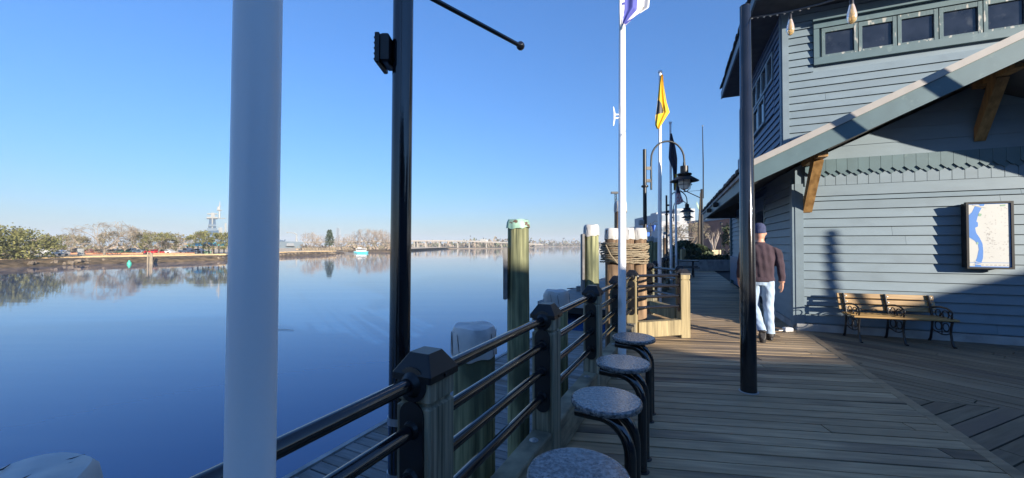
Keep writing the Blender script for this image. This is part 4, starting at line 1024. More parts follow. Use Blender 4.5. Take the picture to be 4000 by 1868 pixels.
tree('live_oak', 'wide grey oak with sprawling limbs left of the tall bare tree', WB, at(320,112,G0), 6.6, 14, 4, 'olive', 900, trunk=.16, lsz=.2, spread=1.2, levels=5)
tree('bare_tree', 'tallest bare spreading tree on the far bank', WB, at(408,100,G0), 8.9, 15, 5, None, trunk=.2, levels=5, tw=.03)
tree('live_oak', 'thin olive oak just right of the tall bare tree', WB, at(487,112,G0), 7.2, 12, 6, 'olive', 1300, trunk=.2, lsz=.2, levels=5)
tree('bare_tree', 'rounded bare tree above the white and red cars', WB, at(560,118,G0), 7.6, 12, 7, 'olive', 160, trunk=.2, levels=5)
tree('live_oak', 'yellow-green oak right of the pale posts', WB, at(620,112,G0), 6.8, 12, 8, 'green', 2400, trunk=.24, lsz=.21, levels=5)
tree('bare_tree', 'grey bare oak beside the yellow-green oak', WB, at(675,118,G0), 6.8, 9, 9, 'olive', 260, trunk=.22, levels=5)
tree('bare_tree', 'low bare tree in front of the parked cars gap', WB, at(735,132,G0), 6.0, 9, 10, None, trunk=.2, levels=5)
tree('live_oak', 'compact green oak with picnic posts below, beside the white pole', WB, at(830,118,G0), 7.0, 11.5, 12, 'green', 2200, trunk=.28, lsz=.22, fill=2600)
tree('bare_tree', 'small bare tree beside the green oak over the water', WB, at(160,120,G0), 5.0, 8, 13, None, trunk=.2, levels=5, twig='twigp')
PB = 'winter trees on the far point'
pl_ = [(1212,190,11.1,7.7),(1240,185,8.5,6.6),(1270,200,10.4,8.8),(1345,240,11.1,12.1),(1375,245,12.3,13.2),(1410,250,13.7,13.2),(1440,245,16.2,13.2),(1462,250,15.6,12.1),(1487,242,15.0,11.0),(1510,250,15.0,12.1),(1535,250,13.0,11.0),(1325,230,9.1,9.9)]
pw_ = ['slender bare tree left of the pine on the point','short bare tree close to the pine','bare tree touching the pine','low bare tree right of the pine','bare tree behind the lattice tower','bare tree above the teal boat stern','tall bare tree over the teal boat','bare tree over the teal boat bow','bare tree right of the teal boat','bare tree beside the black pole','last bare tree behind the black pole','small bare tree behind the plank fence']
for i, (u, Y, h, w_) in enumerate(pl_): tree('bare_tree', pw_[i], PB, at(u,Y,-1.4), h, w_, 40+i, None, levels=4, twig='twigp', trunk=.15, tw=.055)
def pine(label, loc, h, w_, seed):
    r = random.Random(seed); t = thing('pine_tree', label, 'tree', loc, 0, PB)
    MB().tube([(0,0,-.2),(0,0,h)], [h*.02,h*.006], 6).build('trunk', M['barkd'], t)
    lf = MB()
    for i in range(520):
        z = h*r.uniform(.22,1)**.9; q = w_/2*(1-(z/h-.2)**1.4*.95)*math.sqrt(r.random()); a = r.uniform(0,6.283)
        p = Vector((q*math.cos(a), q*math.sin(a), z)); d = rvec(r)*.42; e = rvec(r)*.16; lf.add([p-d-e,p+d-e,p+d+e,p-d+e], [(0,1,2,3)])
    lf.build('crown', M['dgreen'], t)
pine('dark pine standing alone on the point', at(1287,188,-1.4), 10.2, 5.2, 3)
# bushes along the far point and reed beds, too many to count
def brush(name, label, spans, dens, mats, seed, hs, lsz):
    r = random.Random(seed); mb = MB()
    for (u0, Y0, u1, Y1, h) in spans:
        a, c = at(u0,Y0), at(u1,Y1); n_ = int((c-a).length*dens)
        for i in range(n_):
            f = r.random(); p = a.lerp(c, f); hh = h*(.55+.45*math.sin(f*37+seed)*math.sin(f*91)) ; p = p+Vector((r.uniform(-3,3), r.uniform(-6,6), 0))
            z = -1.6+min(1.0,abs(r.gauss(0,.5)))*hh; s_ = lsz*r.uniform(.5,1.2)
            d = rvec(r)*s_; e = Vector((r.uniform(-.2,.2),r.uniform(-.2,.2),1))*s_*hs; p.z = z
            mb.add([p-d,p+d,p+d*.7+e,p-d*.7+e], [(0,1,2,3)], r.choice((0,0,1)) if len(mats) > 1 else 0)
    return tag(mb.build(name, mats), label, None, None, 'stuff')
brush('point_undergrowth', 'brown and olive undergrowth on the far point', [(1180,205,1330,225,3.2),(1330,238,1560,236,4.5)], 26, [M['twigp'],M['olive']], 5, 1.0, .7)
M['farw'] = mat('far_bare_wood', (.26,.21,.165), .95, var=.3, vs=.04); M['farg'] = mat('far_evergreens', (.13,.14,.085), .95, var=.3, vs=.05)
brush('far_treeline', 'bare brown woods and dark evergreens along the far shore', [(1500,560,1990,560,9),(1830,470,2080,520,13),(2050,840,2420,900,17),(2400,900,2760,1000,14)], 9, [M['farw'],M['farg']], 9, 1.4, 1.8)
brush('bank_woods', 'hazy bare woods behind the lawn trees', [(-200,230,900,260,5),(900,400,1200,400,7)], 5, [M['twigp'],M['olive']], 12, 1.3, 1.1)

# ================================================================ WEST BANK THINGS
M['shipg'] = mat('ship_grey', (.15,.195,.24), .6, var=.12, vs=.05); M['shipw'] = mat('ship_pale', (.30,.305,.29), .6, var=.05); M['shipd'] = mat('ship_dark_blue', (.07,.115,.18), .6)
pz = lambda v, Y: 1.5+(957-v)/1500*Y
YS = 330.0
sh = thing('battleship', 'grey battleship with tall mast tower moored beyond the trees', 'ship', at(900,YS,WZ)); o_ = sh.location
def U(u, v, dy=0): p = at(u, YS+dy); p.z = pz(v, YS); return p-o_
hl = MB()
def sec(u, wd, vt): # hull station
    return [U(u,vt,-wd), U(u,vt,wd), U(u+(-8 if u > 1150 else 0),979,wd*.8), U(u+(-8 if u > 1150 else 0),979,-wd*.8)]
ss_ = [sec(560,2,942), sec(660,10,946), sec(800,16,948), sec(1000,16,944), sec(1130,13,944), sec(1194,7,946)]
hl.add([p for q in ss_ for p in q], [(i*4+k, i*4+(k+1)%4, i*4+4+(k+1)%4, i*4+4+k) for i in range(5) for k in range(4)]+[(0,1,2,3),(23,22,21,20)]); hl.build('hull', M['shipg'], sh)
def blk(name, u0, u1, v0, v1, d, m, taper=0):
    du = (u1-u0)*taper/2; mb = MB(); vs = [U(u0,v1,-d),U(u1,v1,-d),U(u1,v1,d),U(u0,v1,d),U(u0+du,v0,-d*(1-taper)),U(u1-du,v0,-d*(1-taper)),U(u1-du,v0,d*(1-taper)),U(u0+du,v0,d*(1-taper))]
    mb.add(vs, [(3,2,1,0),(4,5,6,7),(0,1,5,4),(1,2,6,5),(2,3,7,6),(3,0,4,7)]); return mb.build(name, M[m], sh)
blk('superstructure', 770,1040,922,950,11,'shipg'); blk('bridge_block', 800,856,900,930,7,'shipd',.1); blk('bridge_top', 808,846,893,903,7,'shipg')
blk('tower', 813,844,856,894,4,'shipd',.2); blk('tower_column', 826,831,852,912,4.6,'shipw'); blk('fire_platform', 806,849,849,855,5,'shipw'); blk('tower_ring', 812,844,878,886,5,'shipg')
blk('director', 822,838,832,850,3,'shipw',.2); blk('range_arm', 808,848,834,838,1.2,'shipw')
blk('funnel', 853,868,890,925,4,'shipw'); blk('funnel', 915,932,893,925,4,'shipg'); blk('secondary_director', 877,884,872,924,2,'shipw'); blk('aft_tower', 960,985,900,925,4,'shipg',.2)
ms_ = MB(); ms_.tube([U(856,852),U(856,815),U(857,787)], [.7,.5,.2], 6)
for v, a in ((853,24),(822,8),(806,5)): ms_.tube([U(857-a,v),U(857+a,v)], .35, 5)
ms_.tube([U(850,823),U(852,808)], .8, 6); ms_.build('mast', M['shipw'], sh)
blk('radar', 846,860,818,823,1.5,'shipw')
for k, (a, c, v0, v1) in enumerate(((1118,1150,951,961),(1182,1196,951,960))): blk('gun_tub', a, c, v0, v1, 15, 'shipw', .15)
cr = MB(); cr.tube([U(1160,950),U(1156,938),U(1160,918)], [.6,.5,.4], 6); cr.tube([U(1166,950),U(1158,926)], .35, 5); cr.tube([U(1160,918),U(1150,911),U(1119,907)], [.45,.4,.25], 6); cr.tube([U(1119,907),U(1124,911)], .3, 4); cr.build('stern_crane', M['shipw'], sh)
pn_ = MB(); pn_.tube([U(1076,943),U(1090,941),U(1112,942)], [.8,1.0,.3], 8); pn_.box(U(1088,941), (2.2,10,.3)); pn_.slab([U(1109,942),U(1113,934),U(1115,942)], (0,.3,0)); pn_.tube([U(1076,949),U(1104,948)], .6, 6); pn_.tube([U(1088,942),U(1088,948)], .3, 4); pn_.build('seaplane', M['shipd'], sh)
for u in (700,735): # forward gun turrets
    blk('gun_turret', u-16, u+14, 932, 944, 7, 'shipg', .2)
gb = MB()
for u, v in ((690,930),(705,931),(720,928),(735,930),(750,929)): gb.tube([U(u+10,v+6),U(u-10,v-6)], .5, 5)
gb.build('gun_barrels', M['shipg'], sh)
# bridge
M['concb'] = mat('bridge_concrete', (.33,.30,.265), .9, var=.1, vs=.05)
br = thing('road_bridge', 'long low concrete girder bridge over the far river bend', 'bridge', at(1800,440,WZ)); o_ = br.location
YB = 440.0
def B(u, v, dy=0): p = at(u, YB+dy); p.z = pz(v, YB); return p-o_
dkp = [(1180,946),(1440,942),(1560,941),(1700,940),(1830,941.5),(1930,945),(2010,949),(2120,955)]
dm = MB()
for (a, va), (c, vc) in zip(dkp[:-1], dkp[1:]): dm.slab([B(a,va,-6),B(c,vc,-6),B(c,vc+3.6,-6),B(a,va+3.6,-6)], (0,12,0))
dm.build('bridge_deck', M['concb'], br)
pm = MB()
for (a, va), (c, vc) in zip(dkp[:-1], dkp[1:]): pm.slab([B(a,va-1.4,-6.2),B(c,vc-1.4,-6.2),B(c,vc-.2,-6.2),B(a,va-.2,-6.2)], (0,.3,0))
pm.build('parapet', M['concb'], br)
for u in (1380,1460,1540,1618,1630,1662,1715,1787,1832,1900,1960):
    m_ = MB(); vt = 944 if u < 1850 else 948
    m_.slab([B(u-1.6,vt,-4),B(u+1.6,vt,-4),B(u+1.6,972.5,-4),B(u-1.6,972.5,-4)], (0,8,0)); m_.slab([B(u-4,vt,-5),B(u+4,vt,-5),B(u+2.5,vt+2.5,-5),B(u-2.5,vt+2.5,-5)], (0,10,0)); m_.build('pier', M['concb'], br)
tk_ = thing('box_truck', 'white box truck crossing the far bridge', 'truck', at(1888,440,pz(945,440)), -.02, None)
MB().box((0,0,1.9), (6.5,2.4,2.8), bev=.1).build('cargo_box', M['shipw'], tk_); MB().box((4.2,0,1.2), (1.8,2.2,1.7), bev=.2).build('cab', M['flagw'], tk_)
for x in (-2,4):
    MB().lathe([(.45,-1.1),(.45,1.1)], 12, c=(x,0,.45), M=Matrix.Rotation(R(90),3,'X')).build('axle_wheels', M['blackm'], tk_)
# lattice tower
lt = thing('lattice_tower', 'thin steel lattice tower on the skyline above the far point', 'tower', at(1321,420,-2)); m_ = MB(); H = pz(892,420)+2
for sx in (-1,1):
    for sy in (-1,1): m_.tube([(sx*2.2,sy*2.2,0),(sx*1.3,sy*1.3,H)], .22, 4)
for k in range(11):
    z0, z1 = H*k/11, H*(k+1)/11; a = 2.2-.9*k/11
    m_.tube([(-a,-a,z0),(a,-a,z1)], .13, 3); m_.tube([(a,-a,z0),(-a,-a,z1)], .13, 3); m_.tube([(-a,a,z0),(a,a,z1)], .13, 3); m_.tube([(-a,-a,z1),(a,-a,z1)], .13, 3)
m_.build('lattice', M['steel'], lt); MB().tube([(0,0,H),(0,0,H+3)], .15, 4).build('aerial', M['steel'], lt)
# teal tour boat
M['tealb'] = mat('teal_boat_paint', (.10,.50,.56), .4); 
bt = thing('tour_boat', 'small boat with teal hull and white cabin at the far point', 'boat', at(1410,196,WZ), .05)
hb = MB(); L_ = 3.5
st_ = [(-L_,.6,1.0),(-2.2,1.1,.9),(0,1.25,.85),(2.2,1.2,.85),(L_,1.1,.9)]
vs = []
for x, wd, zt in st_: vs += [(x,-wd,zt),(x,wd,zt),(x*.94,wd*.7,-.15),(x*.94,-wd*.7,-.15)]
hb.add(vs, [(i*4+k, i*4+(k+1)%4, i*4+4+(k+1)%4, i*4+4+k) for i in range(4) for k in range(4)]+[(0,1,2,3),(19,18,17,16)]); hb.build('hull', M['tealb'], bt)
MB().box((0,0,.95), (6.6,2.2,.12)).build('gunwale', M['flagw'], bt)
MB().box((.2,0,2.42), (4.6,2.1,.16), bev=.05).build('cabin_roof', M['flagw'], bt); MB().box((.2,0,1.25), (4.4,1.9,.6)).build('cabin_side', M['flagw'], bt)
for x in (-2.0,-1.1,-.1,.9,1.8,2.4): MB().box((x,-.92,1.95), (.14,.08,.85)).box((x,.92,1.95), (.14,.08,.85)).build('window_post', M['flagw'], bt)
MB().box((.2,0,1.95), (4.2,1.7,.8)).build('cabin_glass', M['glass'], bt); MB().box((-.6,0,2.7), (1.6,1.3,.4), bev=.08).build('upper_cabin', M['flagw'], bt); MB().tube([(-1.4,0,2.8),(-1.4,0,4.2)], .04, 5).build('aerial', M['flagw'], bt)
# plank fence and landing on the point
pf = thing('plank_fence', 'long weathered wooden walkway rail along the rocky point', 'fence', at(1240,165,-1.3)); o_ = pf.location
M['fencew'] = mat('bleached_fence_wood', (.27,.22,.155), .9, var=.2, vs=.5)
for i in range(22):
    u = 1182+i*6.0; Y = 168+i*.5; p = at(u, Y, -1.3)-o_; MB().box((p.x,p.y,.75), (.22,.22,1.6)).build('post', M['fencew'], pf)
a, c = at(1180,168,-1.3)-o_, at(1312,179,-1.3)-o_
for z in (.5, 1.35): MB().tube([a+Vector((0,0,z)), c+Vector((0,0,z))], .09, 5).build('rail', M['fencew'], pf)
gp = thing('gangway_landing', 'short grey gangway and landing left of the teal boat', 'gangway', at(1335,182,WZ)); 
MB().box((0,0,1.0), (7,1.4,.18), M=Matrix.Rotation(R(9),3,'Y')).build('ramp', M['dock'], gp); MB().box((4.5,0,.3), (5,2.2,.3)).build('landing', M['dock'], gp)
for x in (-3,-1,1,3): MB().tube([(x,-.7,1-x*.16),(x,-.7,2.1-x*.16)], .06, 5).build('rail_post', M['fencew'], gp)
MB().tube([(-3.4,-.7,2.5),(3.4,-.7,1.5)], .05, 5).build('handrail', M['fencew'], gp)
# riprap stones on the point
M['stone'] = mat('riprap_stone', (.16,.125,.09), .95, var=.4, vs=.8)
rr = random.Random(9); stn = MB()
for i in range(420):
    u = rr.uniform(1075,1312) if i < 230 else rr.uniform(120,880); 
    if u > 1000: Y = 134+(u-1080)/235*32
    else: Y = 73.5+(u-120)/760*29.5
    s_ = rr.uniform(.15,.42); p = at(u, Y+rr.uniform(.3,2.6), WZ+rr.uniform(.05,.9))
    stn.box(p, (s_*2*rr.uniform(.7,1.4), s_*2, s_*1.3), M=Matrix.Rotation(rr.uniform(0,3),3,rvec(rr)), bev=s_*.3)
tag(stn.build('bank_stones', M['stone']), 'dark stones strewn along the muddy far waterline', kind='stuff')
# pavilion posts, sign, pilings, buoy
pv = thing('picnic_shelter', 'teal roofed picnic shelter on dark posts below the green oak', 'shelter', at(850,124,G0)); 
MB().add([(-8,-3,2.4),(8,-3,2.4),(8,3,2.4),(-8,3,2.4),(-6.5,0,3.6),(6.5,0,3.6)], [(0,1,5,4),(1,2,5),(2,3,4,5),(3,0,4),(3,2,1,0)]).build('roof', M['tealb'], pv)
for x in (-7.4,-5.6,-4,-2.4,-.6,1,2.6,4.2,5.8,7.4): MB().box((x,-2.8,1.2), (.22,.22,2.4)).build('post', M['blackm'], pv)
MB().box((-3,0,.4), (2.2,1.0,.8)).build('bin_store', M['mapg'], pv)
tag(MB().box((0,0,.95), (1.35,.3,1.75), bev=.04).box((-.5,0,.1), (.12,.12,.3)).box((.5,0,.1), (.12,.12,.3)).build('notice_board', M['shipw']), 'white upright notice panel on the far lawn', 'sign').location = at(316,95,-1.25)
for k, (u, h) in enumerate(((578,2.7),(588,2.7),(594,2.4))):
    tag(MB().lathe([(.17,0),(.15,h),(0,h+.05)], 10).build('mooring_post', M['fencew'], smooth=True), ['pale mooring post at the far waterline, first of three','pale mooring post at the far waterline, middle of three','darkest of three mooring posts at the far waterline'][k], 'post', 'mooring posts at the far waterline').location = at(u,86.5,WZ-.1)
by = thing('channel_buoy', 'small green buoy floating off the far bank', 'buoy', at(506,84,WZ)); M['buoy'] = mat('buoy_green', (.06,.42,.30), .5)
MB().lathe([(.36,-.2),(.40,.1),(.36,.35),(.2,.55),(.17,.8),(0,.85)], 14).build('float', M['buoy'], by, smooth=True); MB().tube([(0,0,.8),(0,0,.98)], .03, 5).build('stub', M['blackm'], by)
of = thing('orange_mesh_fence', 'low orange mesh barrier along the far lawn', 'fence', at(480,108,G0)); o_ = of.location; M['orange'] = mat('orange_mesh', (.5,.21,.11), .8)
for (a, c) in ((175,330),(335,560),(600,760)):
    p, q = at(a,107,G0)-o_, at(c,110,G0)-o_; MB().slab([p+Vector((0,0,.1)), q+Vector((0,0,.1)), q+Vector((0,0,.5)), p+Vector((0,0,.5))], (0,.03,0)).build('mesh_run', M['orange'], of)
    for k in range(6): w_ = p.lerp(q, k/5); MB().tube([w_, w_+Vector((0,0,.9))], .03, 4).build('stake', M['fencew'], of)
# parked cars
CM = {}
def carm(c): 
    if c not in CM: CM[c] = mat('car_paint', c, .3, var=.03, coat=.5)
    return CM[c]
def car(label, loc, col, rz=0, truck=False, L=4.5):
    t = thing('parked_car', label, 'car', loc, rz, 'cars parked on the far bank')
    prof = [(-L/2,.35),(L/2,.35),(L/2,.72),(L/2-.15,.85),(L*.22,.95),(L*.1,1.42),(-L*.24,1.46),(-L*.42,1.0),(-L/2,.92)] if not truck else [(-L/2,.45),(L/2,.45),(L/2,.95),(L*.24,1.1),(L*.13,1.75),(-L*.12,1.78),(-L*.15,1.1),(-L/2,1.1)]
    MB().slab([(x,-.86,z) for x, z in prof], (0,1.72,0)).build('body', carm(col), t)
    g = [(L*.19,.97),(L*.09,1.36),(-L*.23,1.38),(-L*.37,1.0)] if not truck else [(L*.21,1.12),(L*.12,1.68),(-L*.1,1.70),(-L*.12,1.12)]
    MB().slab([(x,-.88,z) for x, z in g], (0,1.76,0)).build('side_windows', M['glass'], t)
    for x in (-L*.31,L*.31):
        for y in (-.8,.8): MB().lathe([(.33,-.1),(.33,.1)], 12, c=(x,y,.33), M=Matrix.Rotation(R(90),3,'X')).build('wheel', M['blackm'], t)
cars = [('white pickup truck parked behind the green oak',158,118,(.72,.72,.72),True,5.2),('silver sedan parked nearest the far water',222,98,(.5,.5,.48),False,4.8),('black pickup truck beside the white notice panel',296,112,(.03,.03,.035),True,5.2),('dark red car right of the white notice panel',345,113,(.25,.03,.03),False,4.6),
 ('black car left of the tall bare tree trunk',385,114,(.02,.02,.02),False,4.6),('grey car right of the tall bare tree trunk',440,114,(.08,.08,.085),False,4.6),('dark green car far right of the tall bare trunk',482,113,(.03,.09,.05),False,4.4),('blue-grey van-like pickup beneath the olive oak',515,115,(.12,.17,.24),True,4.9),
 ('pale blue car between olive oak and pale posts',548,116,(.3,.4,.48),False,4.4),('white car above the pale mooring posts',578,120,(.75,.75,.75),False,4.6),('bright red car right of the pale mooring posts',603,113,(.5,.02,.03),False,4.3),('silver car under the yellow-green oak',646,116,(.5,.52,.54),False,4.5),
 ('navy pickup truck right of the bare oaks',732,120,(.06,.08,.13),True,5.2),('white car at the picnic shelter',770,130,(.7,.7,.7),False,4.5),('silver car half hidden left of the white pickup',118,122,(.45,.45,.45),False,4.4)]
for i, (lb, u, Y, c, tr_, L) in enumerate(cars): car(lb, at(u,Y,G0+.02), c, (.1 if i % 3 else -.25)+(3.1416 if i % 2 else 0), tr_, L)
for k, (x0, u, Y, L) in enumerate((('floating stick right of the white pole',1112,10.3,.55),('small floating stick far out on the water',2250,37,.9))):
    p = at(u, Y if k else 19.0, WZ+.01); tag(MB().tube([(-L,0,0),(-.1,.03,.03),(L,-.1,.01)], [.006,.012,.006] if k == 0 else [.03,.05,.03], 6).build('driftwood_stick', M['bark']), x0, 'stick').location = p

# ================================================================ RIVERWALK BEYOND
mb = MB(); mb.prism([xy(2655,26),xy(3100,26),xy(3300,200),xy(2640,200)], -.04, -.012); tag(mb.build('street', M['asph']), kind='structure')
mb = MB(); mb.prism([xy(2660,46),xy(2900,46),xy(2900,52),xy(2660,52)], -.03, .10); tag(mb.build('sidewalk', M['conc']), kind='structure')
pt = thing('concrete_planter', 'long raised concrete planter at the end of the boardwalk', 'planter', at(2790,22.2,0)); 
for k in range(9): MB().box((-2.6+k*.62,0,.315), (.612,.25,.63), bev=.008).build('panel', M['conc'], pt)
MB().box((-.1,1.6,.28), (5.6,3.0,.5)).build('soil', M['under'], pt)
r7 = random.Random(3)
def shrub(name, label, loc, w_, h, m, n_, seed, grp, lsz=.05):
    r = random.Random(seed); t = thing(name, label, 'shrub', loc, 0, grp); lf = MB(); stm = MB()
    for k in range(7): a = r.uniform(0,6.28); stm.tube([(0,0,0),(.25*w_*math.cos(a),.25*w_*math.sin(a),h*.7)], [.015,.006], 4)
    for i in range(n_):
        a, q = r.uniform(0,6.283), math.sqrt(r.random()); z = h*r.random(); q *= w_/2*math.sin(min(3.0,.5+2.4*z/h))*(1+.25*math.sin(3*a+seed)); p = Vector((q*math.cos(a),q*math.sin(a),z+.02)); d = rvec(r)*lsz; e = rvec(r)*lsz*.6
        lf.add([p-d-e,p+d-e,p+d+e,p-d+e], [(0,1,2,3)])
    stm.build('stems', M['barkd'], t); lf.build('foliage', M[m], t); return t
for k in range(7):
    shrub('planter_shrub', 'low dark evergreen shrub in the raised planter, number %s from the railing' % ['first','second','third','fourth','fifth','sixth','last'][k] if False else ['low shrub at the railing end of the raised planter','second low shrub in the raised planter','third low shrub in the raised planter','middle low shrub in the raised planter','low shrub below the wooden tree box','low shrub below the thin lamp post','low shrub at the building end of the raised planter'][k], at(2694+k*28,22.9,.55), .62, .34, 'dgreen', 420, 60+k, 'shrubs in the raised planter', .045)
shrub('evergreen_bush', 'large dark evergreen bush left of the raised planter', at(2672,27,0), 2.2, 1.75, 'dgreen', 2200, 71, None, .10)
shrub('evergreen_bush', 'smaller dark evergreen bush beside the tall mast', at(2722,28.5,0), 1.9, 1.5, 'dgreen', 1800, 72, None, .10)
tree('bare_tree', 'bare tree with greenish clumps behind the second lamp head', None, at(2690,44,0), 4.9, 4.6, 81, 'olive', 260, levels=5, tw=.012, lsz=.12, twig='twig', trunk=.2)
tree('bare_tree', 'pale bare tree behind the first bare tree by the white building', None, at(2662,60,0), 6.2, 6, 82, 'olive', 100, levels=5, tw=.015, lsz=.15, twig='twigp', trunk=.2)
tree('bare_tree', 'thin bare tree left of the brick building', None, at(2772,75,0), 6.6, 4.5, 83, None, levels=5, tw=.015, twig='twigp', trunk=.25)
tree('street_tree', 'dark evergreen street tree at the building corner', None, at(2868,42,0), 4.4, 2.2, 84, 'dgreen', 2600, levels=4, tw=.015, lsz=.14, trunk=.22, bark='barkd')
wp = thing('wooden_tree_box', 'square pale timber box planted with a bare crape myrtle', 'planter', at(2787,53,0)); M['palew'] = mat('pale_timber', (.50,.40,.25), .8, var=.15, vs=4)
for k in range(4): MB().box((0,-.7,.12+k*.2), (1.45,.06,.19), bev=.01).build('board', M['palew'], wp)
for q in (-1,1): MB().box((q*.70,0,.42), (.06,1.35,.8)).build('side', M['palew'], wp)
MB().box((0,0,.4), (1.3,1.3,.7)).build('soil', M['under'], wp)
cm = thing('crape_myrtle', 'bare multi-stemmed pale tree growing from the timber box', 'tree', at(2787,53,.75)); sm = MB(); tw_ = MB(); M['palebark'] = mat('pale_smooth_bark', (.55,.45,.36), .8, var=.15)
for k in range(8):
    a = k*.8; p = Vector((.1*math.cos(a),.1*math.sin(a),0)); q = Vector((.55*math.cos(a),.55*math.sin(a),1.5)); e = Vector((.85*math.cos(a+.2),.85*math.sin(a+.2),2.4)); sm.tube([p,p.lerp(q,.5)+Vector((0,0,.1)),q,e], [.05,.045,.035,.02], 5)
    for j in range(9): d = rvec(r7)*.5; d.z = abs(d.z)+.2; b0 = q.lerp(e, r7.random()); tw_.tube([b0,b0+d], [.014,.006], 3)
sm.build('stems', M['palebark'], cm); tw_.build('twigs', M['twigp'], cm)
lp = thing('plaza_lamp', 'thin black plaza lamp post right of the timber tree box', 'street lamp', at(2818,52,0)); MB().tube([(0,0,0),(0,0,.5),(0,0,4.1)], [.11,.06,.045], 8).build('post', M['blackm'], lp); MB().lathe([(.05,4.1),(.16,4.2),(.19,4.45),(.08,4.6),(0,4.65)], 10).build('lantern', M['blackm'], lp)
# signal mast
mt = thing('signal_mast', 'tall black ship-style mast with slanting gaff and thin topmast', 'mast', at(2742,33,0)); 
MB().tube([(0,0,0),(0,0,3),(0,0,6.3)], [.13,.12,.09], 10).build('lower_mast', M['blackm'], mt); MB().tube([(.14,0,5.5),(.16,0,8.5),(.12,0,11.7)], [.05,.05,.03], 8).build('topmast', M['blackm'], mt)
MB().lathe([(0,0),(.06,.02),(.07,.07),(.05,.12),(0,.13)], 8, c=(.12,0,11.7)).build('ball', M['steel'], mt)
MB().tube([(0,0,5.5),(-1.3,0,6.1),(-2.2,0,6.6)], .04, 6).build('gaff', M['blackm'], mt); MB().tube([(0,0,6.2),(-2.0,0,6.05)], .015, 4).build('stay', M['blackm'], mt)
MB().tube([(-.28,0,.2),(-.24,0,3),(-.1,0,6.0)], [.12,.10,.03], 8).build('furled_sail', M['barkd'], mt)
lfm = MB(); 
for sx in (-1,1): lfm.slab([(-.18,0,4.5),(-.18+sx*.12,0,4.62),(-.18+sx*.26,0,5.0),(-.18+sx*.24,0,5.25),(-.18+sx*.08,0,4.9)], (0,.03,0))
lfm.build('leaf_ornament', M['mapg'], mt)
for k, (z, w_) in enumerate(((2.2,2.2),(2.9,1.1))): tag(MB().box((0,0,0), (w_,.3,.10), bev=.02).tube([(-w_*.4,0,-.05),(-w_*.4,0,-z)], .05, 6).build('black_awning_bar', M['blackm']), ['lower black horizontal bar behind the flagpoles','upper short black horizontal bar behind the flagpoles'][k], 'bar').location = at(2662,36,z)
# picnic table
pc = thing('picnic_table', 'dark picnic table at the end of the railing', 'table', at(2662,18.6,0), -.4)
MB().box((0,0,.74), (1.5,.75,.05), bev=.01).build('table_top', M['blackm'], pc)
for q in (-1,1): MB().box((0,q*.7,.45), (1.5,.26,.045), bev=.01).build('seat_board', M['blackm'], pc)
for x in (-.5,.5): MB().tube([(x,-.7,0),(x,-.25,.72)], .03, 6).tube([(x,.7,0),(x,.25,.72)], .03, 6).tube([(x,-.75,.42),(x,.75,.42)], .025, 6).build('leg_frame', M['blackm'], pc)
sp_ = thing('timber_stub_post', 'short cut timber post with black cap beyond the railing', 'post', at(2667,23.5,0)); MB().box((0,0,.62), (.24,.24,1.24), bev=.01).build('shaft', M['post2'], sp_); MB().lathe([(.16,1.22),(.16,1.26),(0,1.4)], 4).build('cap', M['blackm'], sp_)
# far buildings
M['brick'] = mat('red_brick', (.34,.15,.10), .9, var=.2, vs=.5); M['brickl'] = mat('tan_brick', (.46,.27,.17), .9, var=.15, vs=.5); M['wallw'] = mat('white_render', (.40,.41,.42), .8, var=.05, vs=.2); M['bluegl'] = mat('blue_glass', (.10,.20,.24), .1)
def house(name, label, u0, u1, Y, vt, dep, m, cols, rows, wm='glass', vb=1000, parapet=True, group=None):
    a, c = at(u0,Y), at(u1,Y); wd = c.x-a.x; z1 = pz(vt,Y); t = thing(name, label, 'building', ((a.x+c.x)/2,Y,0), 0, group)
    MB().box((0,dep/2,z1/2), (wd,dep,z1)).build('wall', M[m], t)
    if parapet: MB().box((0,dep/2,z1+.15), (wd+.4,dep+.4,.4)).build('parapet', M['conc'], t)
    for i in range(cols):
        for j in range(rows):
            x = -wd/2+wd*(i+.5)/cols; z = z1*(j+.62)/rows
            MB().box((x,-.02,z), (wd/cols*.5,.12,z1/rows*.5)).build('window', M[wm], t)
    return t
hb_ = house('brick_block', 'tall red brick block with glazed bays far down the street', 2786,2817,150,868,20,'brick',3,6,'glass')
for k in range(5): MB().box((.6,-.5,1.3+k*1.85), (.9,1.0,1.4), bev=.05).build('glazed_bay', M['bluegl'], hb_)
house('brick_shop', 'lower tan brick shop right of the red brick block', 2812,2850,170,910,15,'brickl',4,3)
house('dark_brick_house', 'dark brick house at the street end behind the evergreen', 2862,2910,60,852,15,'brick',3,3)
house('white_warehouse', 'plain white building behind the flagpoles', 2575,2712,125,835,25,'wallw',3,3,'shipg', parapet=False)
house('white_annex', 'bright white upper block beside the plain white building', 2640,2716,140,815,15,'wallw',3,3,'shipg', parapet=False)
house('white_tower_strip', 'narrow white tower edge left of the white building', 2565,2578,140,830,6,'wallw',1,3,'shipg', parapet=False)
house('low_red_shed', 'small low building with red chimney beyond the pilings', 2484,2540,180,885,10,'wallw',2,1,'shipg', parapet=False)
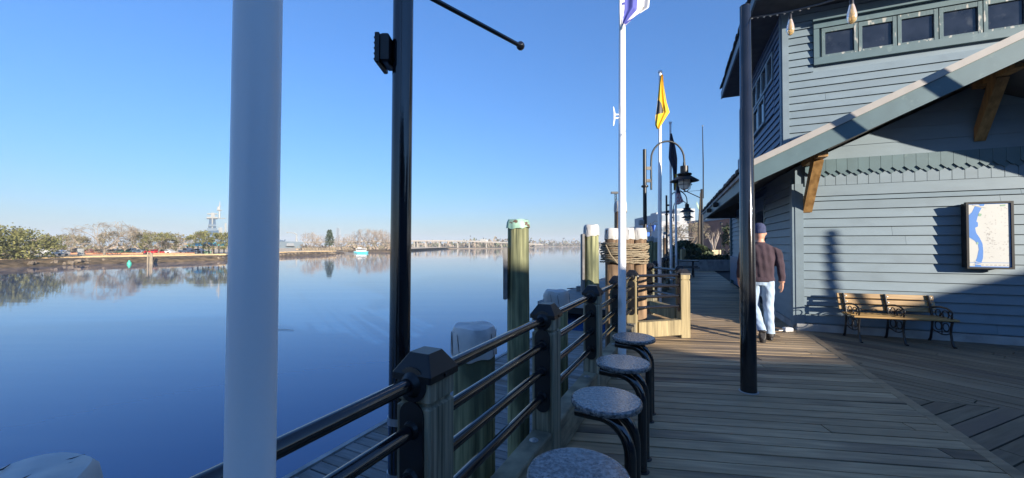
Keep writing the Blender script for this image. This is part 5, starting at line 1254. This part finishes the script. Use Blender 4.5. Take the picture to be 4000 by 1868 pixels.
tag(MB().box((0,0,2), (2.6,2.6,4)).box((0,0,4.1), (3,3,.4)).build('brick_chimney', M['brick']), 'small red brick chimney beyond the brown pilings', 'chimney').location = at(2488,176,4.2)
# crane boom over the river
cb = thing('crane_boom', 'thin lattice crane boom left of the flagpole', 'crane', at(2422,140,-2)); m_ = MB()
H = pz(755,140)+2; off = (2409-2422)/1500*140
def cbp(f, s_): return Vector((off*f*1.3+s_*.55*(1-f*.4), s_*.2, H*f))
for s_ in (-1,1): m_.tube([cbp(0,s_), cbp(.5,s_), cbp(1,s_)], .14, 4)
for k in range(26): m_.tube([cbp(k/26,-1 if k%2 else 1), cbp((k+1)/26,1 if k%2 else -1)], .09, 3)
m_.build('boom', M['blackm'], cb); MB().box(cbp(1,0)+Vector((0,0,.2)), (3.2,1.2,.7)).build('boom_head', M['blackm'], cb); MB().tube([cbp(1,-1), Vector((off*1.3-.6,0,3))], .05, 3).build('hoist_cable', M['blackm'], cb)
for k, (u, lb) in enumerate(((2346,'small white boat far beyond the pale green piling'),(2358,'second small white boat by the brown piling cluster'))):
    b3 = thing('moored_boat', lb, 'boat', at(u,240,WZ), .3, 'small boats far along the wharf'); MB().slab([(-3,-1,.1),(3,-1,.1),(3.8,-1,1),(-3.2,-1,.9)], (0,2,0)).build('hull', M['shipw'], b3); MB().box((-.3,0,1.5), (2.6,1.6,1.2), bev=.2).build('cabin', M['shipw'], b3); MB().tube([(0,0,2),(0,0,5)], .06, 4).build('mast', M['steel'], b3)

# thin winter haze over river and town
hzm = D.materials.new('haze'); hzm.use_nodes = True; hn = hzm.node_tree.nodes; hn.remove(hn['Principled BSDF'])
pvn = hn.new('ShaderNodeVolumePrincipled'); pvn.inputs['Color'].default_value = (.80,.90,1.0,1); pvn.inputs['Density'].default_value = .00036; pvn.inputs['Anisotropy'].default_value = 0.0
hzm.node_tree.links.new(pvn.outputs[0], hn['Material Output'].inputs['Volume'])
tag(MB().box((0,1450,29), (5900,4000,66)).build('haze', hzm), kind='stuff')
